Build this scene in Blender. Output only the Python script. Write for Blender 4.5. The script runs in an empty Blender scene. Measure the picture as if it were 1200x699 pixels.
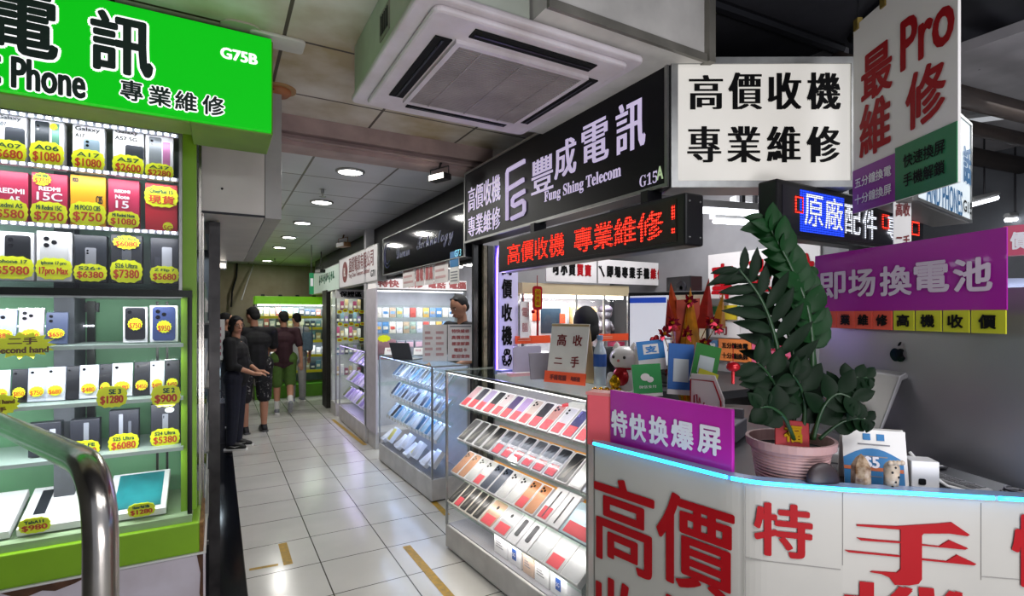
import bpy, bmesh, math, random
from mathutils import Vector, Matrix
random.seed(7)
SC = bpy.context.scene
C = SC.collection
# ------------------------------------------------------------------ camera, world, exposure
FPX, YAW, EYE, HOR = 610.0, math.atan2(345, 610), 1.6, 368.0
cam = bpy.data.cameras.new('camera'); camo = bpy.data.objects.new('camera', cam); C.objects.link(camo)
camo.location = (0, 0, EYE); camo.rotation_euler = (math.pi/2, 0, -YAW)
cam.sensor_width = 36; cam.lens = FPX/1200*36; cam.shift_y = (HOR-349.5)/1200; cam.clip_start = .02
SC.camera = camo
W = bpy.data.worlds.new('world'); SC.world = W; W.use_nodes = True
W.node_tree.nodes['Background'].inputs[0].default_value = (.80, .85, 1, 1)
W.node_tree.nodes['Background'].inputs[1].default_value = .42
SC.view_settings.view_transform = 'Standard'; SC.view_settings.look = 'None'
SC.view_settings.gamma = 1; SC.view_settings.use_curve_mapping = False
SC.view_settings.exposure = 0.0
SC.cycles.max_bounces = 6; SC.cycles.transparent_max_bounces = 24; SC.cycles.diffuse_bounces = 3
SC.cycles.glossy_bounces = 3; SC.cycles.caustics_reflective = False; SC.cycles.caustics_refractive = False
SC.cycles.sample_clamp_indirect = 3; SC.cycles.use_denoising = True

F2 = Vector((math.sin(YAW), math.cos(YAW))); R2 = Vector((math.cos(YAW), -math.sin(YAW)))
def at(px, py, X=None, Y=None, Z=None, t=None):
    "the point seen at a pixel of the photograph, on the plane X, Y or Z = const, or at depth t"
    r = (px-600)/FPX; u = -(py-HOR)/FPX; d = F2+r*R2
    if X is not None: t = X/d.x
    if Y is not None: t = Y/d.y
    if Z is not None: t = (Z-EYE)/u
    return Vector((t*d.x, t*d.y, EYE+t*u))

def area(name, loc, size, power, col=(1, 1, 1), rot=(0, 0, 0), shape='RECTANGLE', sy=None, parent=None, spread=None):
    l = bpy.data.lights.new(name, 'AREA'); l.shape = shape; l.size = size; l.size_y = sy or size
    l.energy = power; l.color = col
    if spread: l.spread = spread
    o = bpy.data.objects.new(name, l); C.objects.link(o); o.location = loc; o.rotation_euler = rot; o.parent = parent
    return o
# added fill lights, out of view behind and beside the viewer
area('fill_light', (.5, -.8, 2.7), 1.2, 40, (.98, .97, 1), sy=1.2)
area('fill_uplight', (.4, -.9, .9), 1.2, 34, (1, .97, 1), rot=(math.radians(150), 0, math.radians(-15)), sy=.8)  # upward fill added to brighten the near ceiling
area('fill_light', (1.9, -.6, 2.9), 1.0, 20, (.98, .97, 1), sy=1.0)

# ------------------------------------------------------------------ materials
def lin(h):
    h = h.lstrip('#'); out = []
    for i in (0, 2, 4):
        c = int(h[i:i+2], 16)/255
        out.append(c/12.92 if c <= .04045 else ((c+.055)/1.055)**2.4)
    return (*out, 1)
_M = {}
def mat(name, col, rough=.5, metal=0, emit=0, ecol=None, noise=.08, ns=6.0, coat=0, col2=None, spec=.5):
    if name in _M: return _M[name]
    m = bpy.data.materials.new(name); m.use_nodes = True; nt = m.node_tree; N = nt.nodes; L = nt.links
    b = N['Principled BSDF']; b.inputs['Roughness'].default_value = rough; b.inputs['Metallic'].default_value = metal
    b.inputs['Coat Weight'].default_value = coat; b.inputs['Specular IOR Level'].default_value = spec
    tc = N.new('ShaderNodeTexCoord'); nz = N.new('ShaderNodeTexNoise'); nz.inputs['Scale'].default_value = ns
    nz.inputs['Detail'].default_value = 5
    L.new(tc.outputs['Object'], nz.inputs['Vector'])
    rp = N.new('ShaderNodeValToRGB'); c = lin(col); k = 1-noise*2
    rp.color_ramp.elements[0].position = .3; rp.color_ramp.elements[1].position = .65
    rp.color_ramp.elements[0].color = lin(col2) if col2 else (c[0]*k, c[1]*k, c[2]*k, 1); rp.color_ramp.elements[1].color = c
    L.new(nz.outputs['Fac'], rp.inputs['Fac']); L.new(rp.outputs['Color'], b.inputs['Base Color'])
    if emit:
        b.inputs['Emission Color'].default_value = lin(ecol or col); b.inputs['Emission Strength'].default_value = emit
    _M[name] = m; return m
def glass(name, tint=(1, 1, 1), refl=.06):
    if name in _M: return _M[name]
    m = bpy.data.materials.new(name); m.use_nodes = True; nt = m.node_tree; N = nt.nodes; L = nt.links; N.clear()
    o = N.new('ShaderNodeOutputMaterial'); mx = N.new('ShaderNodeMixShader'); tr = N.new('ShaderNodeBsdfTransparent')
    gl = N.new('ShaderNodeBsdfGlossy'); gl.inputs['Roughness'].default_value = .03
    tr.inputs[0].default_value = (*tint, 1)
    lw = N.new('ShaderNodeLayerWeight'); lw.inputs['Blend'].default_value = .15
    mp = N.new('ShaderNodeMapRange'); mp.inputs['To Min'].default_value = refl*.5; mp.inputs['To Max'].default_value = .45
    L.new(lw.outputs['Facing'], mp.inputs['Value']); L.new(mp.outputs[0], mx.inputs[0])
    pw = N.new('ShaderNodeMath'); pw.operation = 'POWER'; pw.inputs[1].default_value = 3
    L.new(lw.outputs['Facing'], pw.inputs[0]); L.new(pw.outputs[0], mp.inputs['Value'])
    L.new(tr.outputs[0], mx.inputs[1]); L.new(gl.outputs[0], mx.inputs[2]); L.new(mx.outputs[0], o.inputs[0])
    _M[name] = m; return m
def tiles(name, col, grout, sx, sy, ox, oy, gw, rough, noise=.06, stain=None, metal=0, col2=None):
    m = bpy.data.materials.new(name); m.use_nodes = True; nt = m.node_tree; N = nt.nodes; L = nt.links
    b = N['Principled BSDF']; b.inputs['Roughness'].default_value = rough; b.inputs['Metallic'].default_value = metal
    g = N.new('ShaderNodeNewGeometry'); mp = N.new('ShaderNodeMapping'); mp.inputs['Location'].default_value = (-ox, -oy, 0)
    br = N.new('ShaderNodeTexBrick'); br.offset = 0; br.squash = 1
    br.inputs['Scale'].default_value = 1; br.inputs['Brick Width'].default_value = sx; br.inputs['Row Height'].default_value = sy
    br.inputs['Mortar Size'].default_value = gw; br.inputs['Mortar Smooth'].default_value = .1
    br.inputs['Color1'].default_value = lin(col); br.inputs['Color2'].default_value = lin(col2 or col); br.inputs['Mortar'].default_value = lin(grout)
    L.new(g.outputs['Position'], mp.inputs['Vector']); L.new(mp.outputs[0], br.inputs['Vector'])
    nz = N.new('ShaderNodeTexNoise'); nz.inputs['Scale'].default_value = 2.2; nz.inputs['Detail'].default_value = 6
    L.new(g.outputs['Position'], nz.inputs['Vector'])
    mx = N.new('ShaderNodeMix'); mx.data_type = 'RGBA'; mx.blend_type = 'MULTIPLY'
    rp = N.new('ShaderNodeValToRGB'); rp.color_ramp.elements[0].position = .35; rp.color_ramp.elements[1].position = .6
    rp.color_ramp.elements[0].color = lin(stain) if stain else (1-noise, 1-noise, 1-noise, 1); rp.color_ramp.elements[1].color = (1, 1, 1, 1)
    L.new(nz.outputs['Fac'], rp.inputs['Fac']); mx.inputs['Factor'].default_value = 1
    L.new(br.outputs['Color'], mx.inputs[6]); L.new(rp.outputs['Color'], mx.inputs[7]); L.new(mx.outputs[2], b.inputs['Base Color'])
    return m
def led_dots(name, col, pitch=.0105, strength=3, base=.02):
    m = bpy.data.materials.new(name); m.use_nodes = True; nt = m.node_tree; N = nt.nodes; L = nt.links; N.clear()
    o = N.new('ShaderNodeOutputMaterial'); e = N.new('ShaderNodeEmission'); e.inputs[0].default_value = lin(col)
    tc = N.new('ShaderNodeTexCoord'); sp = N.new('ShaderNodeSeparateXYZ'); L.new(tc.outputs['Object'], sp.inputs[0])
    w = []
    for k in (0, 2):
        a = N.new('ShaderNodeMath'); a.operation = 'MULTIPLY'; a.inputs[1].default_value = math.pi/pitch; L.new(sp.outputs[k], a.inputs[0])
        s = N.new('ShaderNodeMath'); s.operation = 'SINE'; L.new(a.outputs[0], s.inputs[0])
        q = N.new('ShaderNodeMath'); q.operation = 'ABSOLUTE'; L.new(s.outputs[0], q.inputs[0]); w.append(q)
    mu = N.new('ShaderNodeMath'); mu.operation = 'MULTIPLY'; L.new(w[0].outputs[0], mu.inputs[0]); L.new(w[1].outputs[0], mu.inputs[1])
    mr = N.new('ShaderNodeMapRange'); mr.inputs['From Min'].default_value = .25; mr.inputs['From Max'].default_value = .55
    mr.inputs['To Min'].default_value = base; mr.inputs['To Max'].default_value = strength
    L.new(mu.outputs[0], mr.inputs['Value']); L.new(mr.outputs[0], e.inputs[1]); L.new(e.outputs[0], o.inputs[0]); return m

WHITE = mat('white paint', '#e4e4e2', .45, noise=.03); PAPER = mat('white paper', '#eceae6', .7, noise=.02)
CARD = mat('white carton', '#efeff0', .4, noise=.02); ALU = mat('aluminium', '#a9aaa8', .35, .85, noise=.1, ns=20)
STEEL = mat('stainless steel', '#b9b4ac', .22, 1, noise=.12, ns=14); BLACK = mat('black plastic', '#141416', .4, noise=.1)
DARK = mat('dark metal', '#26262a', .4, .5); GREY = mat('grey paint', '#8f8f8c', .5)
GLASS = glass('clear glass'); GLASSG = glass('greenish glass', (.93, .98, .95)); BAG = glass('clear plastic bag', (.96, .97, 1), .04)
RED = mat('red lettering', '#a30f19', .5, noise=.04, spec=.15); INK = mat('black lettering', '#0b0b0c', .6, noise=.02, spec=.12)
TAGY = mat('neon yellow card', '#e6f010', .6, noise=.03); TAGR = mat('red marker ink', '#c8420c', .6); TAGG = mat('green marker ink', '#0d4a34', .6)
PINK = mat('pink red sticker', '#f0505c', .55, noise=.05); PURPLE = mat('purple card', '#a01c98', .4, noise=.03)
LWHITE = mat('white lettering', '#f4f0f6', .5, noise=.01); LIME = mat('lime green laminate', '#86b814', .45, noise=.05)
LIMEP = mat('lime green metal', '#7fb01e', .4, noise=.06); SKIN = mat('skin', '#b98468', .55, noise=.04); HAIR = mat('black hair', '#0a090a', .85, noise=.2, ns=40)
GOLD = mat('gold foil', '#d9a520', .25, .9); REDF = mat('red foil', '#a80f1c', .25, .4); LENS = mat('camera lens', '#0a0a0e', .15)
TUBE = mat('fluorescent tube', '#ffffff', .4, emit=7, ecol='#f2f6ff'); STRIP = mat('white led strip', '#ffffff', .4, emit=10, ecol='#eef2ff')

# ------------------------------------------------------------------ mesh helpers
class MB:
    def __init__(s): s.v = []; s.f = []; s.M = None
    def add(s, vs, fs):
        k = len(s.v)
        for p in vs:
            p = Vector(p); s.v.append(s.M @ p if s.M else p)
        s.f += [tuple(i+k for i in f) for f in fs]; return s
    def box(s, x0, x1, y0, y1, z0, z1):
        return s.add([(x0, y0, z0), (x1, y0, z0), (x1, y1, z0), (x0, y1, z0), (x0, y0, z1), (x1, y0, z1), (x1, y1, z1), (x0, y1, z1)],
                     [(0, 3, 2, 1), (4, 5, 6, 7), (0, 1, 5, 4), (1, 2, 6, 5), (2, 3, 7, 6), (3, 0, 4, 7)])
    def tube(s, pts, r, n=10, caps=True):
        pts = [Vector(p) for p in pts]; rs = r if isinstance(r, (list, tuple)) else [r]*len(pts); vs = []; fs = []; up = None
        for i, p in enumerate(pts):
            d = (pts[min(i+1, len(pts)-1)]-pts[max(i-1, 0)]).normalized()
            if up is None: up = Vector((0, 0, 1)) if abs(d.z) < .9 else Vector((1, 0, 0))
            a = d.cross(up).normalized(); b = a.cross(d).normalized(); up = b
            for k in range(n):
                q = 2*math.pi*k/n; vs.append(p+rs[i]*(math.cos(q)*a+math.sin(q)*b))
        for i in range(len(pts)-1):
            for k in range(n):
                fs.append((i*n+k, i*n+(k+1) % n, (i+1)*n+(k+1) % n, (i+1)*n+k))
        if caps: fs += [tuple(range(n-1, -1, -1)), tuple(range((len(pts)-1)*n, len(pts)*n))]
        return s.add(vs, fs)
    def lathe(s, prof, c=(0, 0, 0), n=24):
        c = Vector(c); vs = []; fs = []; m = len(prof)
        for k in range(n):
            a = 2*math.pi*k/n
            for r, z in prof: vs.append(c+Vector((r*math.cos(a), r*math.sin(a), z)))
        for k in range(n):
            for j in range(m-1):
                a, b = k*m+j, ((k+1) % n)*m+j; fs.append((a, b, b+1, a+1))
        if prof[0][0] > 1e-4: fs.append(tuple(k*m for k in range(n-1, -1, -1)))
        if prof[-1][0] > 1e-4: fs.append(tuple(k*m+m-1 for k in range(n)))
        return s.add(vs, fs)
    def ball(s, c, r, n=12, m=8):
        r = (r, r, r) if not isinstance(r, (tuple, list)) else r; c = Vector(c); vs = []; fs = []
        for j in range(1, m):
            t = math.pi*j/m
            for k in range(n):
                a = 2*math.pi*k/n; vs.append(c+Vector((r[0]*math.sin(t)*math.cos(a), r[1]*math.sin(t)*math.sin(a), r[2]*math.cos(t))))
        for j in range(m-2):
            for k in range(n):
                fs.append((j*n+k, (j+1)*n+k, (j+1)*n+(k+1) % n, j*n+(k+1) % n))
        t = len(vs); vs += [c+Vector((0, 0, r[2])), c-Vector((0, 0, r[2]))]
        for k in range(n):
            fs.append((t, k, (k+1) % n)); fs.append((t+1, (m-2)*n+(k+1) % n, (m-2)*n+k))
        return s.add(vs, fs)
    def cap(s, p0, p1, r0, r1=None):
        r1 = r0 if r1 is None else r1
        return s.tube([p0, p1], [r0, r1], 12).ball(p0, r0).ball(p1, r1)
    def prism(s, poly, y0, y1):      # outline in x,z extruded along y
        n = len(poly); vs = [(x, y0, z) for x, z in poly]+[(x, y1, z) for x, z in poly]
        fs = [tuple(range(n)), tuple(range(2*n-1, n-1, -1))]+[(i, i+n, (i+1) % n+n, (i+1) % n) for i in range(n)]
        return s.add(vs, fs)
    def prismz(s, poly, z0, z1):
        n = len(poly); vs = [(x, y, z0) for x, y in poly]+[(x, y, z1) for x, y in poly]
        fs = [tuple(range(n-1, -1, -1)), tuple(range(n, 2*n))]+[(i, (i+1) % n, (i+1) % n+n, i+n) for i in range(n)]
        return s.add(vs, fs)
    def build(s, name, m, parent=None, smooth=False, bevel=0, fix=True):
        me = bpy.data.meshes.new(name); me.from_pydata([tuple(p) for p in s.v], [], s.f)
        bm = bmesh.new(); bm.from_mesh(me)
        if fix: bmesh.ops.recalc_face_normals(bm, faces=bm.faces)
        if bevel:
            ed = [e for e in bm.edges if len(e.link_faces) == 2 and e.calc_face_angle(0) > .6]
            bmesh.ops.bevel(bm, geom=ed, offset=bevel, segments=2, affect='EDGES', profile=.5, clamp_overlap=True)
        bm.to_mesh(me); bm.free()
        me.materials.append(m)
        if smooth:
            me.polygons.foreach_set('use_smooth', [True]*len(me.polygons))
        o = bpy.data.objects.new(name, me); C.objects.link(o); o.parent = parent; return o
def rr(cx, cz, w, h, r, n=4):
    "rounded rectangle outline"
    p = []
    for sx, sz, a0 in ((1, 1, 0), (-1, 1, 90), (-1, -1, 180), (1, -1, 270)):
        for k in range(n+1):
            a = math.radians(a0+90*k/n); p.append((cx+sx*(w/2-r)+r*math.cos(a), cz+sz*(h/2-r)+r*math.sin(a)))
    return p
def tag(o, label=None, cat=None, group=None, kind=None):
    if label: o['label'] = label
    if cat: o['category'] = cat
    if group: o['group'] = group
    if kind: o['kind'] = kind
    return o
def thing(name, label, cat, loc=(0, 0, 0), rz=0, group=None):
    o = bpy.data.objects.new(name, None); o.empty_display_size = .05; C.objects.link(o); o.location = loc; o.rotation_euler = (0, 0, rz)
    return tag(o, label, cat, group)
def struct(name, mb, m, **k):
    return tag(mb.build(name, m, **k), kind='structure')
def dup(o, parent=None):
    c = o.copy(); C.objects.link(c); c.parent = parent
    for ch in o.children: dup(ch, c)
    return c
def edge_thing(name, label, cat, A, B, z=0, group=None):
    "a thing whose front runs from A (viewer's left) to B: local x along it, y into it"
    d = (Vector(B[:2])-Vector(A[:2])); return thing(name, label, cat, (A[0], A[1], z), math.atan2(d.y, d.x), group), d.length
_T = {}
def tmesh(s):
    if s in _T: return _T[s]
    c = bpy.data.curves.new('t', 'FONT'); c.body = s; c.resolution_u = 3; ob = bpy.data.objects.new('t', c)
    me = bpy.data.meshes.new_from_object(ob)
    v = [(p.co.x, p.co.y) for p in me.vertices]; f = [tuple(p.vertices) for p in me.polygons]
    bpy.data.objects.remove(ob); bpy.data.curves.remove(c); bpy.data.meshes.remove(me)
    xs = [p[0] for p in v]; ys = [p[1] for p in v]
    _T[s] = (v, f, min(xs), max(xs), min(ys), max(ys)); return _T[s]
def texts(items, m, parent, y=-.003, bold=(0, 0), name='lettering', fx=None):
    "flat lettering: items (string, centre x, centre z, width, height), all in one part"
    b = MB(); offs = [(0, 0)]
    bx, bz = bold
    if bx > 2.5*bz:
        nb = max(1, math.ceil(bx/2/.008)); offs += [(sg*bx/2*k/nb, oz) for k in range(1, nb+1) for sg in (-1, 1) for oz in ((0,) if bz < .003 else (-bz/2, bz/2))]
    elif bx:
        nr = 12 if max(bx, bz) > .006 else 6
        offs += [(bx/2*q*math.cos(2*math.pi*k/nr), bz/2*q*math.sin(2*math.pi*k/nr)) for q in ((1, .5) if bx > .02 else (1,)) for k in range(nr)]
    for s, cx, cz, w, h in items:
        v, f, x0, x1, y0, y1 = tmesh(s)
        if w is None: w = h*(x1-x0)/(y1-y0)
        kx = (w-bx)/(x1-x0); kz = (h-bz)/(y1-y0)
        for i, (ox, oz) in enumerate(offs):
            P = [((p[0]-(x0+x1)/2)*kx+cx+ox, y-i*2e-5, (p[1]-(y0+y1)/2)*kz+cz+oz) for p in v]
            if fx: P = [fx(*p) for p in P]
            b.add(P, f)
    return b.build(name, m, parent, fix=False)
def vtext(s, cx, ztop, w, h, pitch):
    return [(ch, cx, ztop-h/2-i*pitch, w, h) for i, ch in enumerate(s)]
ORD = 'first second third fourth fifth sixth seventh eighth ninth tenth eleventh twelfth thirteenth fourteenth fifteenth sixteenth'.split()

# ================================================================== STRUCTURE
FLOOR = tiles('floor tiles', '#c9c6bf', '#4a463f', .43, .44, .147, 3.52-.44*9, .004, .16, .10)
struct('floor', MB().box(-2.5, 6, -1.5, 13, -.1, 0), FLOOR)
BSTRIP = mat('black polished tile', '#0b0c12', .12, noise=.1)
struct('trim_1', MB().box(-.03, .147, -1.5, 11, 0, .004), BSTRIP)
CEIL = tiles('metal ceiling tiles', '#cfd0d4', '#4a4238', .575, .6, .56-.575*4, 3.6, .008, .35, .1, metal=.05, col2='#bfc0c6')
CEILN = tiles('stained ceiling boards', '#dcd8ce', '#4d4336', .6, .6, .25-.6*4, .05, .008, .5, .1, stain='#c4b48e', col2='#d2cbbb')
CEILD = mat('dark ceiling void', '#34343a', .8, noise=.15)
struct('ceiling', MB().box(-2.5, 3.2, 3.62, 13, 2.65, 2.75), CEIL)
struct('ceiling_near', MB().box(-2.5, 1.66, 1.5, 3.62, 2.8, 2.9).box(1.66, 3.2, 2.405, 3.62, 2.8, 2.9), CEILN)
struct('ceiling_void', MB().box(-2.5, 6, -1.5, 3.7, 3.1, 3.2), CEILD)
BEAM = mat('dusty pink beam paint', '#b39c97', .6, noise=.15)
b = MB(); b.box(-.2, 1.75, 3.38, 3.62, 2.70, 2.8); b.box(-.2, 1.75, 3.44, 3.62, 2.635, 2.70); b.box(-.2, 1.75, 3.40, 3.44, 2.66, 2.672)
struct('trim_2', b, BEAM)
b = MB(); b.box(.92, 1.655, 1.40, 2.40, 2.585, 2.8); b.box(.92, 1.655, 1.40, 1.5, 2.8, 3.1); struct('trim_3', b, mat('off white bulkhead', '#dedbd4', .5, noise=.12))
b = MB(); b.box(1.655, 1.69, 1.375, 1.42, 2.58, 3.1); b.box(.92, 1.655, 1.385, 1.40, 2.58, 2.61); struct('trim_4', b, mat('aged trim', '#8d8a80', .5, .3, noise=.2))
CONC = mat('stained beige wall', '#9a917a', .75, noise=.16, ns=2.5, col2='#857a60')
struct('wall_back', MB().box(-2.5, 6, 12.3, 12.5, 0, 2.7), CONC)
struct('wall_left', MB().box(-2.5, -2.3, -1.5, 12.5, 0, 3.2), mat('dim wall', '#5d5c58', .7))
struct('wall_right', MB().box(5.2, 5.4, -1.5, 12.5, 0, 3.2), mat('grey shop wall', '#6f7276', .5, noise=.2, ns=3))

# left run of shops along the passage (dark metal framed showcases seen edge on)
b = MB(); b.box(-.04, .012, 3.20, 3.25, 0, 2.09); b.box(-.03, .015, 4.4, 4.46, 0, 2.09); b.box(-.06, .01, 6.3, 6.4, 0, 2.09); b.box(-.06, .0, 3.25, 6.3, 2.03, 2.09)
struct('trim_5', b, mat('scuffed dark steel', '#3c3a3a', .35, .7, noise=.25, ns=12))
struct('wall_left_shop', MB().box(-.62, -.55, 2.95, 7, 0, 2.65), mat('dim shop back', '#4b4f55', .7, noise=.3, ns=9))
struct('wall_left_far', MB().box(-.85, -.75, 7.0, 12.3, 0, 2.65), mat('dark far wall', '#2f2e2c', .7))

# steel duct box under the ceiling over the left shops
t = thing('duct_box', 'grey metal duct box hanging from the ceiling beside the green sign', 'duct', (-.07, 3.0, 2.10))
DUCT = mat('pale duct metal', '#d2ccc4', .38, .12, noise=.1, ns=3)
MB().box(0, .285, 0, 2.6, 0, .72).build('casing', DUCT, t, bevel=.004)
MB().box(.285, .365, -.004, 2.6, -.002, .72).build('edge_panel', mat('grey duct edge', '#a8a6a2', .4, .15), t, bevel=.003)
MB().box(.0, .285, -.004, 0, .0, .012).build('bottom_lip', DARK, t); [MB().ball((.09, -.003, z), .006).build('rivet', DARK, t) for z in (.13, .42)]

# ================================================================== LEFT PHONE SHOP (faces the viewer)
YF = 2.75
t = thing('green_shop_sign', 'bright green lit shop sign with white outlined dark lettering over the left shop', 'sign', (.205, 2.4, 2.36))
GREEN = mat('lit green acrylic', '#046a0c', .4, emit=.62, ecol='#0ae41c', noise=0, spec=.2)
MB().box(-1.9, -.30, .03, .20, 0, .40).box(-.30, 0, .03, .34, 0, .40).build('casing', mat('green sign casing', '#6f9626', .5, noise=.1), t, bevel=.004)
MB().box(-1.89, -.008, .0, .03, .006, .394).build('light_panel', GREEN, t)
OUTL = mat('white outline', '#ffffff', .5, emit=.8); DKG = mat('dark green lettering', '#0a2a22', .5)
gs = lambda px, py: (at(px, py, Y=2.4).x-.205, at(px, py, Y=2.4).z-2.36)
def gtext(items, bo, bi):
    it = []
    for s, xa, xb, ya, yb in items:
        (x0, _), (x1, _) = gs(xa, (ya+yb)/2), gs(xb, (ya+yb)/2); xm = (xa+xb)/2
        z0 = gs(xm, yb)[1]; z1 = gs(xm, ya)[1]; it.append((s, (x0+x1)/2, (z0+z1)/2, x1-x0, z1-z0))
    texts([(s, x, z, w+bo, h+bo) for s, x, z, w, h in it], OUTL, t, -.003, (bi+bo, bi+bo), 'lettering_outline')
    texts(it, DKG, t, -.006, (bi, bi))
gtext([('電', -14, 69, -12, 66), ('訊', 106, 180, 17, 88)], .016, .012)
gtext([('B&C Phone', -70, 101, 66, 104)], .010, .007)
gtext([('專', 141, 168, 95, 119), ('業', 174, 201, 102, 125), ('維', 205, 231, 108, 131), ('修', 237, 263, 113, 136)], .009, .004)
a0, a1 = gs(258, 66), gs(302, 66)
texts([('G75B', (a0[0]+a1[0])/2, gs(280, 66)[1], a1[0]-a0[0], .046)], OUTL, t, -.003, (.006, .004))

# upper display cabinet
SHZ = [2.205, 1.968, 1.735]
XR, XL = -.15, -1.75
t = thing('display_cabinet', 'upper lit wall cabinet of boxed phones under the green sign', 'cabinet', (XR, YF, 1.70))
CABB = mat('pale blue cabinet back', '#8fa8a0', .5, noise=.12, ns=3)
MB().box(XL-XR, 0, .30, .33, 0, .72).build('back_panel', CABB, t)
b = MB(); b.box(XL-XR, .0, 0, .33, -.03, 0); b.box(XL-XR, 0, .0, .33, .70, .72); b.box(0, .012, 0, .33, -.03, .72); b.box(-.42, -.41, .27, .3, 0, .7); b.build('frame', ALU, t)
for z in SHZ: MB().box(XL-XR, -.005, .01, .3, z-1.70-.012, z-1.70-.004).build('shelf', GLASSG, t)
LEDH = mat('led strip holder', '#c7cbd6', .3, .4)
for z in SHZ[:2]+[2.40]:
    o = MB().box(XL-XR, -.002, -.004, .012, z-1.70-.018, z-1.70-.002).build('led_strip', LEDH, t)
    b = MB()
    for i in range(60): b.box(-.012-i*.0265-.014, -.012-i*.0265, -.007, -.004, z-1.70-.015, z-1.70-.005)
    b.build('led_light', STRIP, o)
    area('cabinet_lamp', (XR-.8, YF+.012, z-.024), 1.55, 2.3, (.93, .96, 1), (math.radians(35), 0, 0), sy=.016)
MB().box(XL-XR, -.002, -.004, .0, 0, .70).build('glass_front', GLASS, t)

def star(cx, cz, w, h, n=16, k=.86, ph=0):
    return [(cx+w/2*(1 if i % 2 == 0 else k)*math.cos(ph+math.pi*i/n), cz+h/2*(1 if i % 2 == 0 else k)*math.sin(ph+math.pi*i/n)) for i in range(2*n)]
def blob(cx, cz, w, h):
    p = []
    for i in range(28):
        a = 2*math.pi*i/28; ca, sa = math.cos(a), math.sin(a); q = (abs(ca)**4+abs(sa)**4)**-.25
        k = (1 if i % 2 else .93)*min(q, 1.12); p.append((cx+w/2*ca*k, cz+h/2*sa*k))
    return p
def price(parent, cx, cz, w, h, top, num, y=-.006, shape='blob', name='price_tag', label=None, cat=None, group=None):
    o = MB().prism(blob(cx, cz, w, h) if shape == 'blob' else star(cx, cz, w, h, 14 if shape == 'round' else 13, .88 if shape == 'round' else .72), y, y-.002).build(name, TAGY, parent)
    if top: texts([(top, cx, cz+h*.24, w*.68, h*.2)], TAGG, o, y-.004, (w*.012, w*.012), 'handwriting')
    if num: texts([(num, cx, cz-h*.14, w*.78, h*(.42 if top else .5))], TAGR, o, y-.004, (w*.02, w*.015), 'price_figures')
    return o
_dot = {}
def phone_print(parent, cx, cz, w, h, col, lenses=3, y=-.002, front=False):
    m = mat('phone print '+col, col, .35, .2, noise=.1)
    o = MB().prism(rr(cx, cz, w, h, min(w, h)*.14), y, y-.0015).build('phone_print', m, parent)
    if lenses:
        b = MB(); r = w*.105; x0 = cx-w*.27; z0 = cz+h*.36
        for i in range(lenses):
            x, z = (x0, z0-i*w*.3) if (lenses < 3 or i < 2) else (x0+w*.27, z0-w*.15)
            b.prism([(x+r*math.cos(q*math.pi/5), z+r*math.sin(q*math.pi/5)) for q in range(10)], y-.002, y-.0035)
        b.build('camera_lenses', LENS, o)
    return o
def boxx(px0, px1, pt, pb, z, label, col, letters=(), prints=(), tg=None, tg2=None, group=None, name='phone_box', yf=YF+.075, dep=.05, cat='box', alpha=None):
    xm = (px0+px1)/2
    x0 = at(px0, pb, Y=yf).x; x1 = at(px1, pb, Y=yf).x; w = x1-x0; h = (at(xm, pt, Y=yf).z-at(xm, pb, Y=yf).z)
    o = thing(name, label, cat, ((x0+x1)/2, yf, z), 0, group)
    MB().box(-w/2, w/2, 0, dep, 0, h).build('carton', mat('carton '+col, col, .4, noise=.03), o, bevel=.002)
    for s, fx, fz, fw, fh, c in letters:
        texts([(s, fx*w, fz*h, fw*w if fw else None, fh*h)], mat('print '+c, c, .5, noise=0), o, -.002, (.002, .0015))
    for fx, fz, fw, fh, c, n in prints: phone_print(o, fx*w, fz*h, fw*w, fh*h, c, n)
    if tg:
        top, num, fz, fh = tg; price(o, .0, fz*h, w*1.06, fh*h, top, num)
    if tg2:
        top, num, fx, fz, fw, fh = tg2; price(o, fx*w, fz*h, fw*w, fh*h, top, num, shape='round', name='star_sticker')
    return o
def Z2(*q):  # pixels of the enlarged view used to measure the upper cabinet
    return [q[0]/3.0375, q[1]/3.0375, 110+q[2]/3.0375, 110+q[3]/3.0375]
W_, K_, GY_ = '#e9e9ee', '#17181c', '#5c6068'
g1 = 'boxed phones on the top shelf of the green shop'; g2 = 'boxed phones on the second shelf of the green shop'; g3 = 'boxed phones on the third shelf of the green shop'
z1, z2, z3 = SHZ
boxx(*Z2(-25, 95, 55, 235), z1, 'white phone box at the left frame edge of the top shelf, tag priced 680', W_, [('Galaxy', -.02, .9, .7, .1, GY_), ('A07', -.25, .78, .3, .08, GY_)], [(.15, .48, .6, .5, '#3a3f4a', 0)], ('A07', '$680', .24, .46), group=g1)
boxx(*Z2(108, 228, 72, 250), z1, 'white phone box with dark phone picture and tiny star, tag 1080, top shelf', W_, [], [(-.15, .55, .42, .72, '#2c333c', 2), (.25, .55, .22, .7, '#5f9a86', 0)], ('A06', '$1080', .27, .5), ('', '5G', .2, .83, .24, .14), g1)
boxx(*Z2(258, 372, 95, 265), z1, 'white phone box with blue grey phone picture, middle of the top shelf', W_, [('Galaxy', -.03, .88, .78, .11, K_), ('A17', -.27, .75, .3, .08, K_)], [(.1, .48, .5, .42, '#8297a6', 2)], ('A17', '$1080', .24, .46), group=g1)
boxx(*Z2(402, 512, 113, 285), z1, 'white phone box, tag priced 2600, second from right on the top shelf', W_, [('Galaxy', -.06, .9, .74, .1, K_), ('A57 5G', -.08, .77, .72, .08, K_)], [(.2, .5, .6, .3, '#2b2f3a', 0)], ('A57', '$2600', .22, .44), group=g1)
boxx(*Z2(518, 617, 128, 295), z1, 'white phone box with silver phone and colourful screen, right end of top shelf', W_, [], [(-.15, .58, .45, .62, '#7d838a', 2), (.25, .52, .26, .58, '#b06a9a', 0)], ('A37', '$2280', .17, .34), group=g1)
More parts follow.
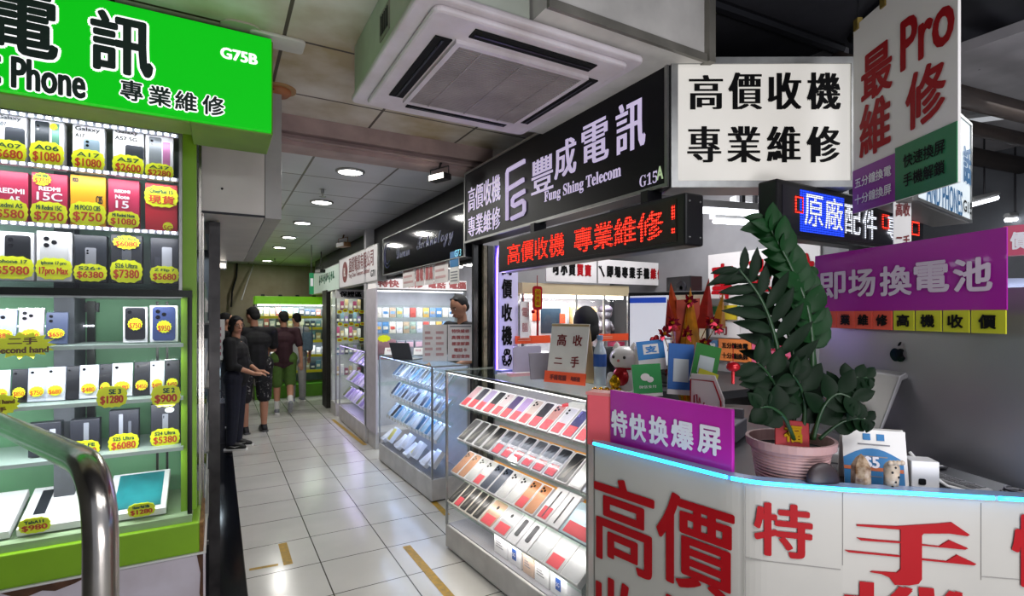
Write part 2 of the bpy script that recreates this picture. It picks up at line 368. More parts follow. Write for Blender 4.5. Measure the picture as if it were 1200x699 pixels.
boxx(*Z2(-25, 100, 253, 436), z2, 'rose red phone box at the left frame edge, tag priced 580', '#b3284e', [('REDMI', 0, .62, .8, .1, W_), ('A5', .1, .46, .34, .12, W_)], [], ('Redmi A5', '$580', .22, .46), group=g2)
boxx(*Z2(112, 240, 268, 452), z2, 'rose red phone box with a large 15C and a yellow star', '#b3284e', [('REDMI', 0, .70, .6, .08, W_), ('15C', 0, .55, .72, .16, W_)], [], ('Mi Redmi 15C', '$750', .22, .46), ('現貨', '$750', -.2, .87, .52, .26), g2)
boxx(*Z2(250, 376, 284, 468), z2, 'amber yellow phone box in the middle of the second shelf', '#e8a412', [('C85', .32, .55, .2, .16, K_), ('POCO', -.35, .9, .16, .08, K_)], [], ('Mi POCO C85', '$750', .26, .48), group=g2)
boxx(*Z2(385, 496, 303, 482), z2, 'rose red phone box with white edge reading Note 15', '#b3284e', [('REDMI', -.05, .76, .5, .06, W_), ('Note', -.05, .65, .46, .08, W_), ('15', -.05, .5, .42, .15, W_)], [], ('Mi Redmi Note', '$1080', .2, .34), group=g2)
boxx(*Z2(517, 632, 316, 488), z2, 'plain bright red phone box with its yellow tag near the top', '#c01f2e', [], [], ('OnePlus 15', '現貨', .73, .44), ('', '5G', .2, .12, .34, .2), g2)
boxx(*Z2(-30, 120, 488, 662), z3, 'white phone box with black phone picture, tag priced 5980', W_, [], [(.12, .58, .62, .7, '#15171c', 2)], ('iphone 17', '$5980', .26, .48), group=g3)
boxx(*Z2(130, 256, 482, 660), z3, 'white phone box with silver triple camera phone and handwritten tag', W_, [], [(0, .52, .8, .9, '#cfd0d2', 3)], ('iphone 17 pro', '17pro Max', .25, .44), group=g3)
boxx(*Z2(265, 380, 498, 666), z3, 'black phone box in the middle of the third shelf, tag priced 6380', '#1b2029', [], [(0, .5, .34, .46, '#8d8f96', 2)], ('S26+', '$6380', .2, .38), group=g3)
boxx(*Z2(395, 506, 500, 672), z3, 'black phone box with two yellow tags, fourth on the third shelf', '#22252c', [], [(0, .55, .3, .5, '#5b5e66', 2)], ('S26 Ultra', '$7380', .24, .48), ('S25 Ultra', '$6080', 0, .84, .9, .3), g3)
boxx(*Z2(536, 636, 510, 674), z3, 'dark phone box with pale phone outline at the right of the third shelf', '#2b2d36', [], [(.08, .55, .36, .5, '#b9bcc6', 0), (-.25, .42, .2, .3, '#454854', 0)], ('Z Flip 7', '$5680', .2, .38), group=g3)

# lower showcase
t = thing('glass_showcase', 'lower glass showcase of second hand phones behind the handrail', 'showcase', (-.10, YF, .56))
LZ = [1.471, 1.232, 1.005, .73]
XS = .0
MB().box(XL, -.02, .42, .45, .14, 1.13).build('back_panel', mat('green cabinet back', '#6faa7c', .5, noise=.15, ns=3), t)
for z in LZ[:3]:
    MB().box(XL, -.035, .02, .40, z-.56-.02, z-.56-.004).build('shelf', mat('frosted shelf edge', '#b9ccc4', .25, noise=.03), t)
b = MB(); b.box(XL, .0, -.006, .45, 1.115, 1.145); b.box(-.018, 0, -.004, .016, .14, 1.13); b.box(-.03, -.0, .43, .46, .14, 1.13)
b.box(-.44, -.41, .395, .42, .14, 1.1); b.box(-.16, -.15, .3, .31, .14, 1.1); b.box(-.12, -.11, .3, .31, .14, 1.1); b.build('frame', mat('dark trim steel', '#30332f', .3, .7), t)
MB().box(XL, -.01, -.004, .0, .14, 1.12).build('glass_front', GLASS, t)
MB().box(-.006, 0, .016, .43, .14, 1.12).build('glass_side', GLASSG, t)
MB().box(XL, .0, -.02, .45, .11, .14).build('base_tray', mat('showcase floor', '#9db58d', .4), t)
MB().box(XL, .03, -.05, .45, -.02, .11).build('green_kickboard', LIME, t, bevel=.004)
MB().box(.03, .045, -.05, .3, -.02, .11).build('chipboard_edge', mat('chipboard edge', '#8a6335', .8, noise=.25, ns=40), t)
MB().box(XL, .055, -.06, .45, -.028, -.02).build('white_trim', WHITE, t)
b = MB()
for i in range(32): b.box(-.42-i*.012, -.412-i*.012, .385, .39, .98, .986)
b.build('led_light', STRIP, t)
for z in (1.66, 1.42, 1.19, .97):
    area('showcase_lamp', (-.95, YF+.006, z), 1.55, 4.2, (.92, .97, 1), (math.radians(40), 0, 0), sy=.010)
b = MB(); b.box(-1.85, -.055, 2.69, 3.2, 0, .53); struct('trim_6', b, mat('lavender plinth paint', '#d6cfda', .6, noise=.06, ns=4, col2='#bfb4bb'))
b = MB(); b.prism([(-.72, .532), (-.46, .532), (-.5, .515), (-.56, .50), (-.6, .512), (-.66, .495)], 2.688, 2.69); b.prism([(-.08, .532), (-.056, .532), (-.056, .3), (-.07, .36), (-.066, .45)], 2.688, 2.69)
struct('trim_7', b, mat('peeled brown', '#5d3c28', .8, noise=.3, ns=20))
# lime green post and steel edge at the right of the left shop
b = MB(); b.box(-.145, -.085, 2.8, 2.9, .7, 2.42); struct('trim_8', b, LIMEP)
b = MB(); b.box(-.08, -.068, 2.95, 2.99, .3, 2.5); b.box(-.068, -.06, 3.05, 3.1, .0, 2.5); struct('trim_9', b, STEEL)
def Z3(*q): return [q[0]/3.679, q[1]/3.679, 330+q[2]/3.679, 330+q[3]/3.679]
gA = 'phones on the first shelf of the lower showcase'; gB = 'bagged second hand phones on one shelf'; gC = 'dark phone boxes on the third lower shelf'
def slim(px, z, label, col, n, tg, group, bag=True, lean=8):
    o = boxx(*px, z, label, col, tg=None, group=group, name='phone', yf=YF+.12, dep=.012, cat='phone')
    w = (at(px[1], px[3], Y=YF+.12).x-at(px[0], px[3], Y=YF+.12).x)
    h = at((px[0]+px[1])/2, px[2], Y=YF+.12).z-at((px[0]+px[1])/2, px[3], Y=YF+.12).z
    o.rotation_euler = (-math.radians(lean), 0, 0)
    if n:
        b = MB(); r = w*.09
        for i in range(n):
            x, zz = (-w*.27, h*.87-i*w*.28) if i < 2 else (-w*.02, h*.87-w*.14)
            b.prism([(x+r*math.cos(q*math.pi/5), zz+r*math.sin(q*math.pi/5)) for q in range(10)], -.001, -.004)
        b.build('camera_lenses', LENS, o)
    if bag: MB().box(-w*.54, w*.54, -.006, .016, .0, h*1.04).build('plastic_bag', BAG, o)
    if tg: price(o, 0, tg[2]*h, w*.82, h*.32, tg[0], tg[1], y=-.008, shape='round', name='round_price_sticker')
    return o
slim(Z3(-50, 68, 98, 252), LZ[0], 'pale lilac blue phone in a bag at the left frame edge', '#b9bfdc', 3, ('', '$880', .3), gA)
slim(Z3(76, 186, 98, 256), LZ[0], 'pinkish white phone with three cameras beside the second hand star', '#cfc2c8', 3, ('', '$1350', .27), gA)
slim(Z3(194, 290, 118, 257), LZ[0], 'dark blue bagged phone on the first lower shelf', '#46506e', 2, ('', '$650', .33), gA)
boxx(*Z3(530, 636, 98, 252), LZ[0], 'white tray box showing a black phone, first lower shelf', W_, [], [(0, .53, .82, .9, '#1a1b22', 1)], None, ('', '$750', 0, .52, .62, .36), gA, yf=YF+.10)
boxx(*Z3(646, 768, 92, 250), LZ[0], 'white tray box showing a blue phone, right end of first lower shelf', W_, [], [(0, .5, .8, .92, '#35477c', 3)], None, ('', '$950', 0, .42, .55, .36), gA, yf=YF+.10)
o = thing('black_plate', 'black metal name plate fixed at the showcase back', 'plate', tuple(at(97, 361, Y=YF+.40)))
MB().box(-.06, .06, 0, .02, -.02, .025).build('plate', BLACK, o); [MB().ball((sx*.05, -.001, sz*.015+.002), .004).build('screw', ALU, o) for sx in (-1, 1) for sz in (-1, 1)]
p = at(27, 405, Y=YF+.019); o = thing('starburst_card', 'yellow starburst card reading second hand on the first shelf edge', 'card', tuple(p))
MB().prism(star(0, 0, .21, .11, 15, .72), -.003, 0).build('card', TAGY, o); texts([('二手', 0, .018, .09, .03), ('Second hand', 0, -.018, .16, .026)], mat('brown marker', '#6b4a0a', .6), o, -.006, (.003, .002), 'handwriting')
p = at(-2, 475, Y=YF+.019); o = thing('starburst_card', 'yellow card cut by the left frame edge above the handrail', 'card', tuple(p))
MB().prism(star(0, 0, .13, .09, 15, .86), -.003, 0).build('card', TAGY, o); texts([('Second hand', 0, .012, .10, .018), ('二手', 0, -.018, .05, .02)], mat('brown marker', '#6b4a0a', .6), o, -.006, (.003, .002), 'handwriting')
row = [(-30, 40, '#d7d8de', 'white', '$680'), (46, 118, '#17181d', 'black', '$850'), (116, 200, '#c9ced6', 'silver', '$750'), (196, 280, '#dfe2e8', 'pale silver', '$680'), (282, 340, '#121318', 'black', ''), (340, 424, '#e2e3e8', 'white', '$480'), (426, 480, '#16171c', 'black', '$450'),
       (481, 570, '#e6e7ec', 'white', '$480'), (576, 645, '#15161b', 'black', '$450'), (646, 708, '#dddfe6', 'white', '$480'), (710, 774, '#14151a', 'black', '$450')]
for i, (a, c, col, nm, pr) in enumerate(row):
    slim(Z3(a, c, 366-i, 512-i*1.3), LZ[1], f'{nm} bagged phone, {ORD[i]} from the left on the bagged phone shelf', col, 1, ('', pr, .3) if pr else None, gB)
for q, tp, num, lab in (((415, 550, 455, 540), 'SE 3', '$1280', 'yellow price card reading 1280 on the bagged phone shelf edge'), ((650, 780, 450, 535), 'SE 2', '$900', 'yellow price card reading 900 at the right end of the shelf')):
    x0, x1, y0, y1 = Z3(*q); A_ = at(x0, y0, Y=YF+.019); B_ = at(x1, y1, Y=YF+.019)
    o = thing('price_card', lab, 'card', ((A_.x+B_.x)/2, YF+.019, (A_.z+B_.z)/2)); w = B_.x-A_.x; h = A_.z-B_.z
    c = MB().prism(blob(0, 0, w, h), -.003, 0).build('card', TAGY, o)
    texts([(tp, .1*w, .24*h, w*.4, h*.24)], TAGG, o, -.005, (.003, .002), 'handwriting'); texts([(num, 0, -.14*h, w*.75, h*.42)], TAGR, o, -.005, (.004, .003), 'price_figures')
def Z4(*q): return [q[0]/3.053, q[1]/3.053, 470+q[2]/3.053, 470+q[3]/3.053]
D_ = '#24262f'
boxx(*Z4(100, 218, 48, 168), LZ[2], 'dark phone box partly behind the handrail bend', D_, [], [(.25, .45, .18, .7, '#b9bcc8', 0)], None, None, gC, yf=YF+.10)
boxx(*Z4(250, 356, 48, 165), LZ[2], 'dark phone box with tag priced 3980', D_, [], [(.05, .6, .18, .6, '#8e929c', 0)], ('S25 FE', '$3980', .1, .55), None, gC, yf=YF+.10)
boxx(*Z4(390, 496, 24, 160), LZ[2], 'dark phone box with tag priced 6080 on third lower shelf', D_, [], [(-.1, .6, .14, .6, '#9a9eaa', 0), (.2, .5, .1, .4, '#6b6f7a', 0)], ('S25 Ultra', '$6080', .15, .5), None, gC, yf=YF+.10)
boxx(*Z4(540, 642, 8, 152), LZ[2], 'dark phone box with oval seal and tag priced 5380', D_, [('●', .15, .84, .34, .14, '#cfd3dc')], [(0, .55, .2, .4, '#8e929c', 2)], ('S24 Ultra', '$5380', .17, .46), None, gC, yf=YF+.10)
def flat_tablet(pc, w, d, tilt, label, screen, tg, letters):
    o = thing('tablet_box', label, 'box', (pc[0], pc[1], .705), 0); o.rotation_euler = (math.radians(tilt), 0, 0)
    MB().box(-w/2, w/2, 0, d, 0, .035).build('carton', CARD, o, bevel=.002)
    for x0, x1, y0, y1, c in screen:
        MB().box(x0*w, x1*w, y0*d, y1*d, .035, .037).build('tablet_print', mat('tablet print '+c, c, .3, noise=.25, ns=9), o)
    if tg:
        b = MB().prism(blob(tg[2]*w, 0, .10, .075), -.003, 0).build('price_tag', TAGY, o); b.location = (0, -.006, .05)
        texts([(tg[0], tg[2]*w, .018, .06, .016)], TAGG, b, -.005, (.002, .002), 'handwriting'); texts([(tg[1], tg[2]*w, -.01, .08, .03)], TAGR, b, -.005, (.003, .002), 'price_figures')
    return o
flat_tablet((-.31, 2.79), .22, .27, 24, 'white tablet box with teal screen print at the right of the showcase floor', [(-.38, .4, .1, .95, '#2b8f96')], ('Honor Pad X8b', '$1280', .1), [])
flat_tablet((-.58, 2.79), .24, .27, 20, 'white tablet box with narrow dark print behind the handrail', [(-.36, -.2, .3, .9, '#2a2d36')], ('TabA11', '$980', -.25), [])
flat_tablet((-.84, 2.79), .24, .27, 20, 'plain white tablet box left of the handrail bend', [(-.3, .1, .3, .9, '#d3d6de')], None, [])

# stainless handrail
t = thing('handrail', 'stainless steel stair handrail bending down in the left foreground', 'handrail', (0, 0, 0))
K = at(118, 550, t=1.01); A_ = at(0, 496, t=1.66); A_ = K+(A_-K)*1.8; D_K = Vector((K.x, K.y, 0))
K0 = K+(A_-K).normalized()*.15; K1 = K-Vector((0, 0, .15))
Q = [A_, K0.lerp(A_, .5)]+[(1-u)**2*K0+2*u*(1-u)*K+u*u*K1 for u in [k/12 for k in range(13)]]+[K1.lerp(D_K, .5), D_K]
P = [D_K]
MB().tube(Q, .029, 20).build('rail', STEEL, t, smooth=True)
MB().lathe([(.055, 0), (.055, .008), (.032, .012)], (P[-1].x, P[-1].y, 0)).build('floor_flange', STEEL, t)

# ================================================================== CEILING THINGS
t = thing('ceiling_air_conditioner', 'worn white ceiling cassette air conditioner with square grille', 'air conditioner', (.99, 1.93, 2.52))
ACW = mat('aged white plastic', '#e2dbe0', .45, noise=.10, ns=5, col2='#c9c0c0'); ACD = mat('air slot black', '#050506', 1)
gx, gy, hx, hy = -.01, -.02, .26, .27
def frame_xy(mb, ox0, ox1, oy0, oy1, ix0, ix1, iy0, iy1, z0, z1):
    mb.box(ox0, ix0, oy0, oy1, z0, z1); mb.box(ix1, ox1, oy0, oy1, z0, z1); mb.box(ix0, ix1, oy0, iy0, z0, z1); mb.box(ix0, ix1, iy1, oy1, z0, z1)
MB().prismz([(x, y) for x, y in rr(-.025, 0, .89, .93, .03)], 0.03, .055).build('face_panel', ACW, t, bevel=.008)
MB().prismz([(x, y) for x, y in rr(gx-.015, gy, .78, .84, .03)], 0.008, .03).build('raised_panel', ACW, t, bevel=.01)
MB().box(-.455, -.08, -.44, .45, .056, .279).build('housing', mat('greenish white housing', '#c9d0c0', .5, noise=.12, ns=4), t)
b = MB(); frame_xy(b, gx-hx-.02, gx+hx+.02, gy-hy-.02, gy+hy+.02, gx-hx, gx+hx, gy-hy, gy+hy, -.006, .008); b.build('grille_frame', ACW, t)
MB().box(gx-hx, gx+hx, gy-hy, gy+hy, .004, .008).build('filter', mat('dusty filter', '#4b4542', .8, noise=.2), t)
b = MB()
for i in range(40): b.box(gx-hx, gx+hx, gy-hy+.006+i*.0134, gy-hy+.0115+i*.0134, -.004, .004)
for k in (-.33, 0, .33): b.box(gx+k*hx*2-.003, gx+k*hx*2+.003, gy-hy, gy+hy, -.0055, .004)
b.build('grille', mat('grille grey', '#a39b98', .6, noise=.15), t)
for (x0, x1, y0, y1) in ((-.36, -.30, -.30, .24), (.275, .325, -.30, .24), (-.26, .24, -.40, -.345), (-.26, .24, .285, .33)):
    o = MB().box(x0, x1, y0, y1, .003, .0075).build('air_slot', ACD, t, bevel=.0)
    cx, cy = (x0+x1)/2, (y0+y1)/2
    if x1-x0 < y1-y0: MB().box(cx-.004, cx+.004, y0+.01, y1-.01, -.001, .003).build('louvre', DARK, o)
    else: MB().box(x0+.01, x1-.01, cy-.004, cy+.004, -.001, .003).build('louvre', DARK, o)
b = MB(); b.box(-.46, -.455, -.1, .02, .10, .2)
o = b.build('side_vent_plate', mat('vent plate', '#8f8f80', .5), t); b = MB()
for i in range(5): b.box(-.463, -.46, -.09+i*.02, -.08+i*.02, .115, .185)
b.build('vent_slit', DARK, o)
MB().box(-.05, .08, -.462, -.455, .035, .05).build('warning_label', mat('yellow label', '#b9a022', .6), t)
p = at(325, 47, Z=2.8); t = thing('ceiling_plate', 'pale rectangular cover plate on the stained ceiling by the green sign', 'cover', (p.x, p.y, 2.785))
MB().prismz(rr(0, 0, .22, .12, .02), 0, .015).build('plate', mat('pale plate', '#d5d2c8', .5), t, bevel=.004); MB().prismz(rr(-.14, 0, .16, .18, .06), .008, .0149).build('plaster_ring', mat('filler', '#c3bca8', .7), t)
p = at(327, 104, Z=2.8); t = thing('smoke_alarm_base', 'round terracotta coloured ceiling fitting next to the green sign', 'ceiling fitting', (p.x, p.y, 2.76))
MB().lathe([(.0, 0), (.045, 0), (.06, .015), (.062, .04)]).build('shell', mat('terracotta plastic', '#a8693f', .6, noise=.2), t, smooth=True); MB().lathe([(.085, .03), (.085, .0399), (.03, .0399)]).build('flange', mat('tan flange', '#b08a5c', .6), t); MB().box(-.045, -.02, -.05, -.04, .01, .026).build('socket', DARK, t)

t = None
dl_lab = ['nearest round downlight right behind the pink ceiling beam', 'second round downlight along the passage, below a sprinkler', 'third round downlight along the passage', 'fourth round downlight along the passage', 'fifth round downlight along the passage', 'farthest round downlight near the end wall']
LIT = mat('downlight diffuser', '#ffffff', .4, emit=9, ecol='#fffdf4')
for i, y in enumerate((3.92, 5.12, 6.40, 7.69, 8.94, 11.3)):
    o = thing('downlight', dl_lab[i], 'ceiling light', (.85, y, 2.632), 0, 'downlights along the passage ceiling')
    MB().lathe([(.085, .018), (.105, .018), (.105, .010), (.085, .004), (.085, .018)]).build('trim_ring', ALU, o, smooth=True)
    MB().lathe([(.0, .010), (.085, .010)]).build('diffuser', LIT, o)
    area('downlight_lamp', (.85, y, 2.625), .16, 9, (1, .98, .93), shape='DISK')
for i, (px, py, zz) in enumerate(((378, 222, 2.65), (322, 303, 2.65))):
    p = at(px, py, Z=zz); o = thing('sprinkler', ['small sprinkler head between first and second downlight', 'dark sprinkler near the far downlight'][i], 'sprinkler', (p.x, p.y, 2.585))
    MB().lathe([(.012, .03), (.012, .064), (.03, .0645)]).build('body', ALU, o); MB().lathe([(.0, .0), (.028, .0), (.028, .004), (0, .004)]).build('deflector', ALU, o); MB().cap((0, 0, .004), (0, 0, .03), .005).build('stem', ALU, o)
def spot_lamp(p, label, col, on=False, rz=0, s=1):
    o = thing('flood_lamp', label, 'lamp', tuple(p), rz)
    m = mat('lamp body '+col, col, .4, .4)
    MB().box(-.10*s, .10*s, -.04*s, .05*s, -.03*s, .025*s).build('housing', m, o, bevel=.006)
    MB().box(-.092*s, .092*s, -.043*s, -.04*s, -.024*s, .02*s).build('lens', mat('lit lens', '#ffffff', .3, emit=5, ecol='#fff6e6') if on else GREY, o)
    b = MB(); b.tube([(-.115*s, 0, -.0), (-.115*s, 0, .08*s), (.115*s, 0, .08*s), (.115*s, 0, -.0)], .005, 6); b.build('bracket', m, o)
    MB().tube([(0, 0, .08*s), (0, .02*s, .15*s), (0, .02*s, (2.585 if s < .7 else 2.65)-p[2])], .009*s, 6).build('arm', m, o); return o

# ================================================================== TELECOM SHOP SIGNS ABOVE THE RIGHT COUNTERS
XS_ = 1.55
def face_sign(name, label, cat, A, B, z0, z1, depth, body, face, fw=.012, group=None, fmat=None):
    o, L_ = edge_thing(name, label, cat, A, B, z0, group); h = z1-z0
    MB().box(0, L_, .006, depth, 0, h).build('casing', body, o, bevel=.003)
    MB().box(fw, L_-fw, .0, .006, fw, h-fw).build('face_panel', face, o)
    if fw > .004:
        b = MB(); b.box(0, L_, -.006, .006, 0, fw); b.box(0, L_, -.006, .006, h-fw, h); b.box(0, fw, -.006, .006, fw, h-fw); b.box(L_-fw, L_, -.006, .006, fw, h-fw)
        b.build('frame', fmat or ALU, o)
    return o, L_, h
NAVY = mat('black sign board', '#0b0b12', .45, noise=.05, spec=.25)
def sx(px, X, Y0):   # distance along a sign that runs towards the viewer from Y0 on the plane X
    return Y0-at(px, 200, X=X).y
Y0 = 3.43
o, L_, h = face_sign('shop_sign', 'long black shop sign with lilac characters and a square monogram', 'sign', (XS_, Y0), (XS_, 1.487), 2.105, 2.61, .12, NAVY, NAVY, .014)
LIL = mat('lilac lettering', '#d6c8ec', .4, emit=.55, noise=.01)
def onsign(px0, px1, pya, pyb, X=XS_, z0=2.105, y0=Y0):
    a = at(px0, 0, X=X).y; b_ = at(px1, 0, X=X).y; xm = (px0+px1)/2
    return (y0-(a+b_)/2, (at(xm, pya, X=X).z+at(xm, pyb, X=X).z)/2-z0, abs(a-b_), at(xm, pya, X=X).z-at(xm, pyb, X=X).z)
def ch(s, *q, **k): return (s,)+onsign(*q, **k)
texts([ch('豐', 623, 649, 184, 225), ch('成', 650, 676, 164, 207), ch('電', 682, 714, 142, 191), ch('訊', 722, 757, 117, 177)], LIL, o, bold=(.012, .003))
texts([ch('高價收機', 549, 587, 212, 242), ch('專業維修', 549, 587, 248, 273)], LIL, o, bold=(.008, .002), name='side_lettering')
texts([ch('𝐅𝐮𝐧𝐠 𝐒𝐡𝐢𝐧𝐠 𝐓𝐞𝐥𝐞𝐜𝐨𝐦', 623, 754, 185, 245)[:3]+(.62, .075)], LIL, o, bold=(.003, .002), name='latin_lettering', fx=lambda x, y, z: (x, y, z))
texts([ch('𝐆𝟏𝟓', 750, 771, 203, 217)], LIL, o, name='unit_number'); texts([ch('A', 771, 779, 195, 211)], mat('pale green lettering', '#c8e0b0', .5, emit=.4), o, -.008, (.004, .003), 'unit_letter')
# monogram: an F above an S of straight rounded strokes
X0, Z0, w_, h_ = onsign(594, 617, 194, 255)
b = MB(); q = lambda u, v: (X0+(u-.5)*w_, -.004, Z0+(v-.5)*h_)
def stroke(pts, r=.014): b.tube([Vector(q(*p)) for p in pts], r, 6)
stroke([(.05, .0), (.05, .92), (.10, .98), (.95, 1.0)]); stroke([(.05, .60), (.9, .66)]); stroke([(.95, .44), (.42, .40), (.34, .36), (.34, .26), (.42, .23), (.86, .27), (.93, .23), (.93, .08), (.86, .03), (.3, .0)])
b.build('monogram', LIL, o)
# white corner light box
A_ = (1.556, 1.478); B_ = (2.19, 1.114)
o, L_, h = face_sign('light_box_sign', 'white light box sign with two rows of black characters', 'sign', A_, B_, 2.098, 2.61, .14, mat('alu casing', '#8e8d88', .4, .6), mat('lit white acrylic', '#e3e0d8', .4, emit=.36, ecol='#e8e4da', noise=.02), .026)
def onface(A, B, z0, px0, px1, pya, pyb):
    "centre and size, on the upright plane through A and B, of a pixel rectangle"
    A, B = tuple(A)[:2], tuple(B)[:2]
    d = Vector((B[0]-A[0], B[1]-A[1])).normalized(); n = Vector((-d.y, d.x)); c0 = n.dot(Vector(A))
    def hit(px, py):
        r = (px-600)/FPX; D = F2+r*R2; t = c0/n.dot(D); P = t*D; return (P-Vector(A)).dot(d), EYE-t*(py-HOR)/FPX-z0
    xm, ym = (px0+px1)/2, (pya+pyb)/2; a = hit(px0, ym)[0]; b_ = hit(px1, ym)[0]; u = hit(xm, pya)[1]; v = hit(xm, pyb)[1]
    return ((a+b_)/2, (u+v)/2, abs(b_-a), abs(u-v))
def rows(o, A, B, z0, items, m, bold, y=-.003, name='lettering'):
    return texts([(s,)+onface(A, B, z0, *q) for s, q in items], m, o, y, bold, name)
rows(o, A_, B_, 2.098, [(c, (807+i*46, 847+i*46, 86+(-1 if i else 2), 129)) for i, c in enumerate('高價收機')]+[(c, (805+i*46.5, 845+i*46.5, 148, 191)) for i, c in enumerate('專業維修')], INK, (.011, .002))
# red led ticker
XL_ = 1.45; YL = 2.73
b0 = Vector((XL_, YL)); b1 = Vector((XL_, 1.309))
t, L_ = edge_thing('led_ticker', 'long black led ticker with red scrolling characters under the black sign', 'led sign', b0, b1, 1.845)
MB().box(0, L_, .0, .095, 0, .19).build('casing', BLACK, t, bevel=.008)
[MB().box(x, x+.04, .07, .15, .17, .258).build('bracket', DARK, t) for x in (.25, L_-.3)]
MB().box(.02, L_-.04, -.002, .004, .018, .172).build('dot_panel', mat('dark led panel', '#1c0d0e', .3, noise=.02), t)
[MB().ball((L_+.001, .02+.055*(i % 2), .03+.13*(i//2)), .004).build('screw', ALU, t) for i in range(4)]
REDL = led_dots('red led dots', '#ff3a2a', .0115, 2.6, .03)
onl = lambda *q: onsign(*q, X=XL_, z0=1.845, y0=YL)
it = []
for c, a0, a1 in (('高', 595, 610), ('價', 611, 626), ('收', 627, 643), ('機', 644, 662), ('專', 673, 695), ('業', 696, 719), ('維', 720, 746), ('修', 747, 778), ('專', 783, 812)):
    x, _, w_, _ = onl(a0, a1, 250, 290)
    if a1 > 800: continue
    it.append((c, x, .094, w_, .115))
texts(it, REDL, t, bold=(.005, .004)); x, _, w_, _ = onl(784, 793, 240, 260)
MB().box(x-.006, x+.012, -.004, -.003, .10, .152).build('cut_character', REDL, t); MB().box(x-.006, x+.012, -.004, -.003, .05, .07).build('cut_character', REDL, t)
# blue and white led panel facing the viewer
b0 = Vector((1.79, 1.185)); b1 = Vector((2.95, 1.2))
t, L_ = edge_thing('led_display', 'black led panel with blue framed characters under the white light box', 'led sign', b0, b1, 1.885)
MB().box(0, L_, 0, .08, 0, .215).build('casing', BLACK, t, bevel=.008)
MB().box(.03, L_-.02, -.002, .004, .02, .195).build('dot_panel', mat('dark blue led panel', '#181722', .3, noise=.02), t)
def rows2(items, m, bold, y=-.004, name='lettering'): return texts([(s,)+onface(b0, b1, 1.885, *q) for s, q in items], m, t, y, bold, name)
BLUEL = led_dots('blue led dots', '#2a4cff', .009, 1.8, .3); WHL = led_dots('white led dots', '#eef2ff', .009, 2.0, .15)
x, z, w_, h_ = onface(b0, b1, 1.885, 937, 988, 228, 278)
MB().box(x-w_/2, x+w_/2, -.004, -.002, .03, .19).build('blue_field', BLUEL, t)
x0 = x
rows2([('原', (941, 963, 229, 266)), ('廠', (965, 986, 233, 270))], WHL, (.003, .002), -.006); rows2([('配', (988, 1007, 241, 275)), ('件', (1009, 1026, 246, 281)), ('專', (1038, 1055, 253, 283))], WHL, (.003, .002), -.006, 'white_lettering')
def sq(px0, px1, pa, pb):
    x, z, w_, h_ = onface(b0, b1, 1.885, px0, px1, pa, pb); b = MB(); e = .008
    b.box(x-w_/2, x+w_/2, -.005, -.003, z+h_/2-e, z+h_/2); b.box(x-w_/2, x+w_/2, -.005, -.003, z-h_/2, z-h_/2+e); b.box(x-w_/2, x-w_/2+e, -.005, -.003, z-h_/2+e, z+h_/2-e); b.box(x+w_/2-e, x+w_/2, -.005, -.003, z-h_/2+e, z+h_/2-e)
    return b.build('red_square', REDL, t)
sq(931, 940, 230, 250); sq(1033, 1041, 252, 269); sq(1067, 1076, 260, 276)
# hanging banner
A_ = (2.02, 1.04); B_ = (1.785, .647); zb = 1.965
hf = lambda px0, px1, pa, pb: onface(A_, B_, zb, px0, px1, pa, pb)
t, L_ = edge_thing('hanging_banner', 'white hanging banner with red characters above purple and green panels', 'banner', A_, B_, zb)
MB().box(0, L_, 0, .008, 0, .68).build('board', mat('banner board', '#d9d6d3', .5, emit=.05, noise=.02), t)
def slab(o, q, y0, y1, m, name): x, z, w_, h_ = q; return MB().box(x-w_/2, x+w_/2, y0, y1, z-h_/2, z+h_/2).build(name, m, o)
x, z, w_, h_ = hf(1000, 1050, 180, 200); xr = x+w_/2
MB().box(0, xr, -.003, 0, .0, .155).build('purple_panel', mat('violet print', '#8d1f9a', .45), t); MB().box(xr, L_, -.003, 0, .0, .17).build('green_panel', mat('green print', '#0f7a48', .45), t)
texts([('最',)+hf(1010, 1047, 55, 113), ('Pro',)+hf(1056, 1120, 2, 66), ('維',)+hf(1008, 1045, 116, 180), ('修',)+hf(1062, 1110, 76, 145)], RED, t, bold=(.010, .009))
texts([('五分鐘換電', xr*.5, .105, xr*.86, .036), ('十分鐘換屏', xr*.5, .045, xr*.86, .036)], LWHITE, t, -.005, (.0015, .0015), 'small_white_lettering')
texts([('快速換屏', xr+(L_-xr)*.5, .115, (L_-xr)*.68, .042), ('手機解鎖', xr+(L_-xr)*.5, .055, (L_-xr)*.68, .042)], INK, t, -.005, (.0015, .0015), 'small_black_lettering')
for x in (.02, .16): MB().box(x-.012, x+.012, -.006, .012, .66, .70).build('clip', mat('brass clip', '#9a8442', .4, .6), t)
b = MB(); [b.tube([(x, .004, .69), (x, .004, 3.1-zb)], .0025, 5) for x in (.02, .43)]; b.build('cord', DARK, t)
# blue lettered light box behind it
A_ = (2.22, .93); B_ = (3.0, 1.04)
o, L_, h = face_sign('corner_light_box', 'white light box with blue characters half hidden behind the hanging banner', 'sign', A_, B_, 2.015, 2.47, .14, mat('alu casing', '#8e8d88', .4, .6), mat('lit bluish acrylic', '#dfeaee', .4, emit=.5, noise=.02), .012)
BL = mat('blue lettering', '#1c6ea4', .5)
rows(o, A_, B_, 2.015, [('電', (1117, 1125, 165, 210)), ('話', (1128, 1137, 172, 216))], BL, (.015, .010)); rows(o, A_, B_, 2.015, [('AND PHONES', (1085, 1127, 214, 246))], BL, (.004, .004), name='latin_lettering'); rows(o, A_, B_, 2.015, [('G15', (1128, 1138, 236, 250))], INK, (.004, .004), name='unit_number')
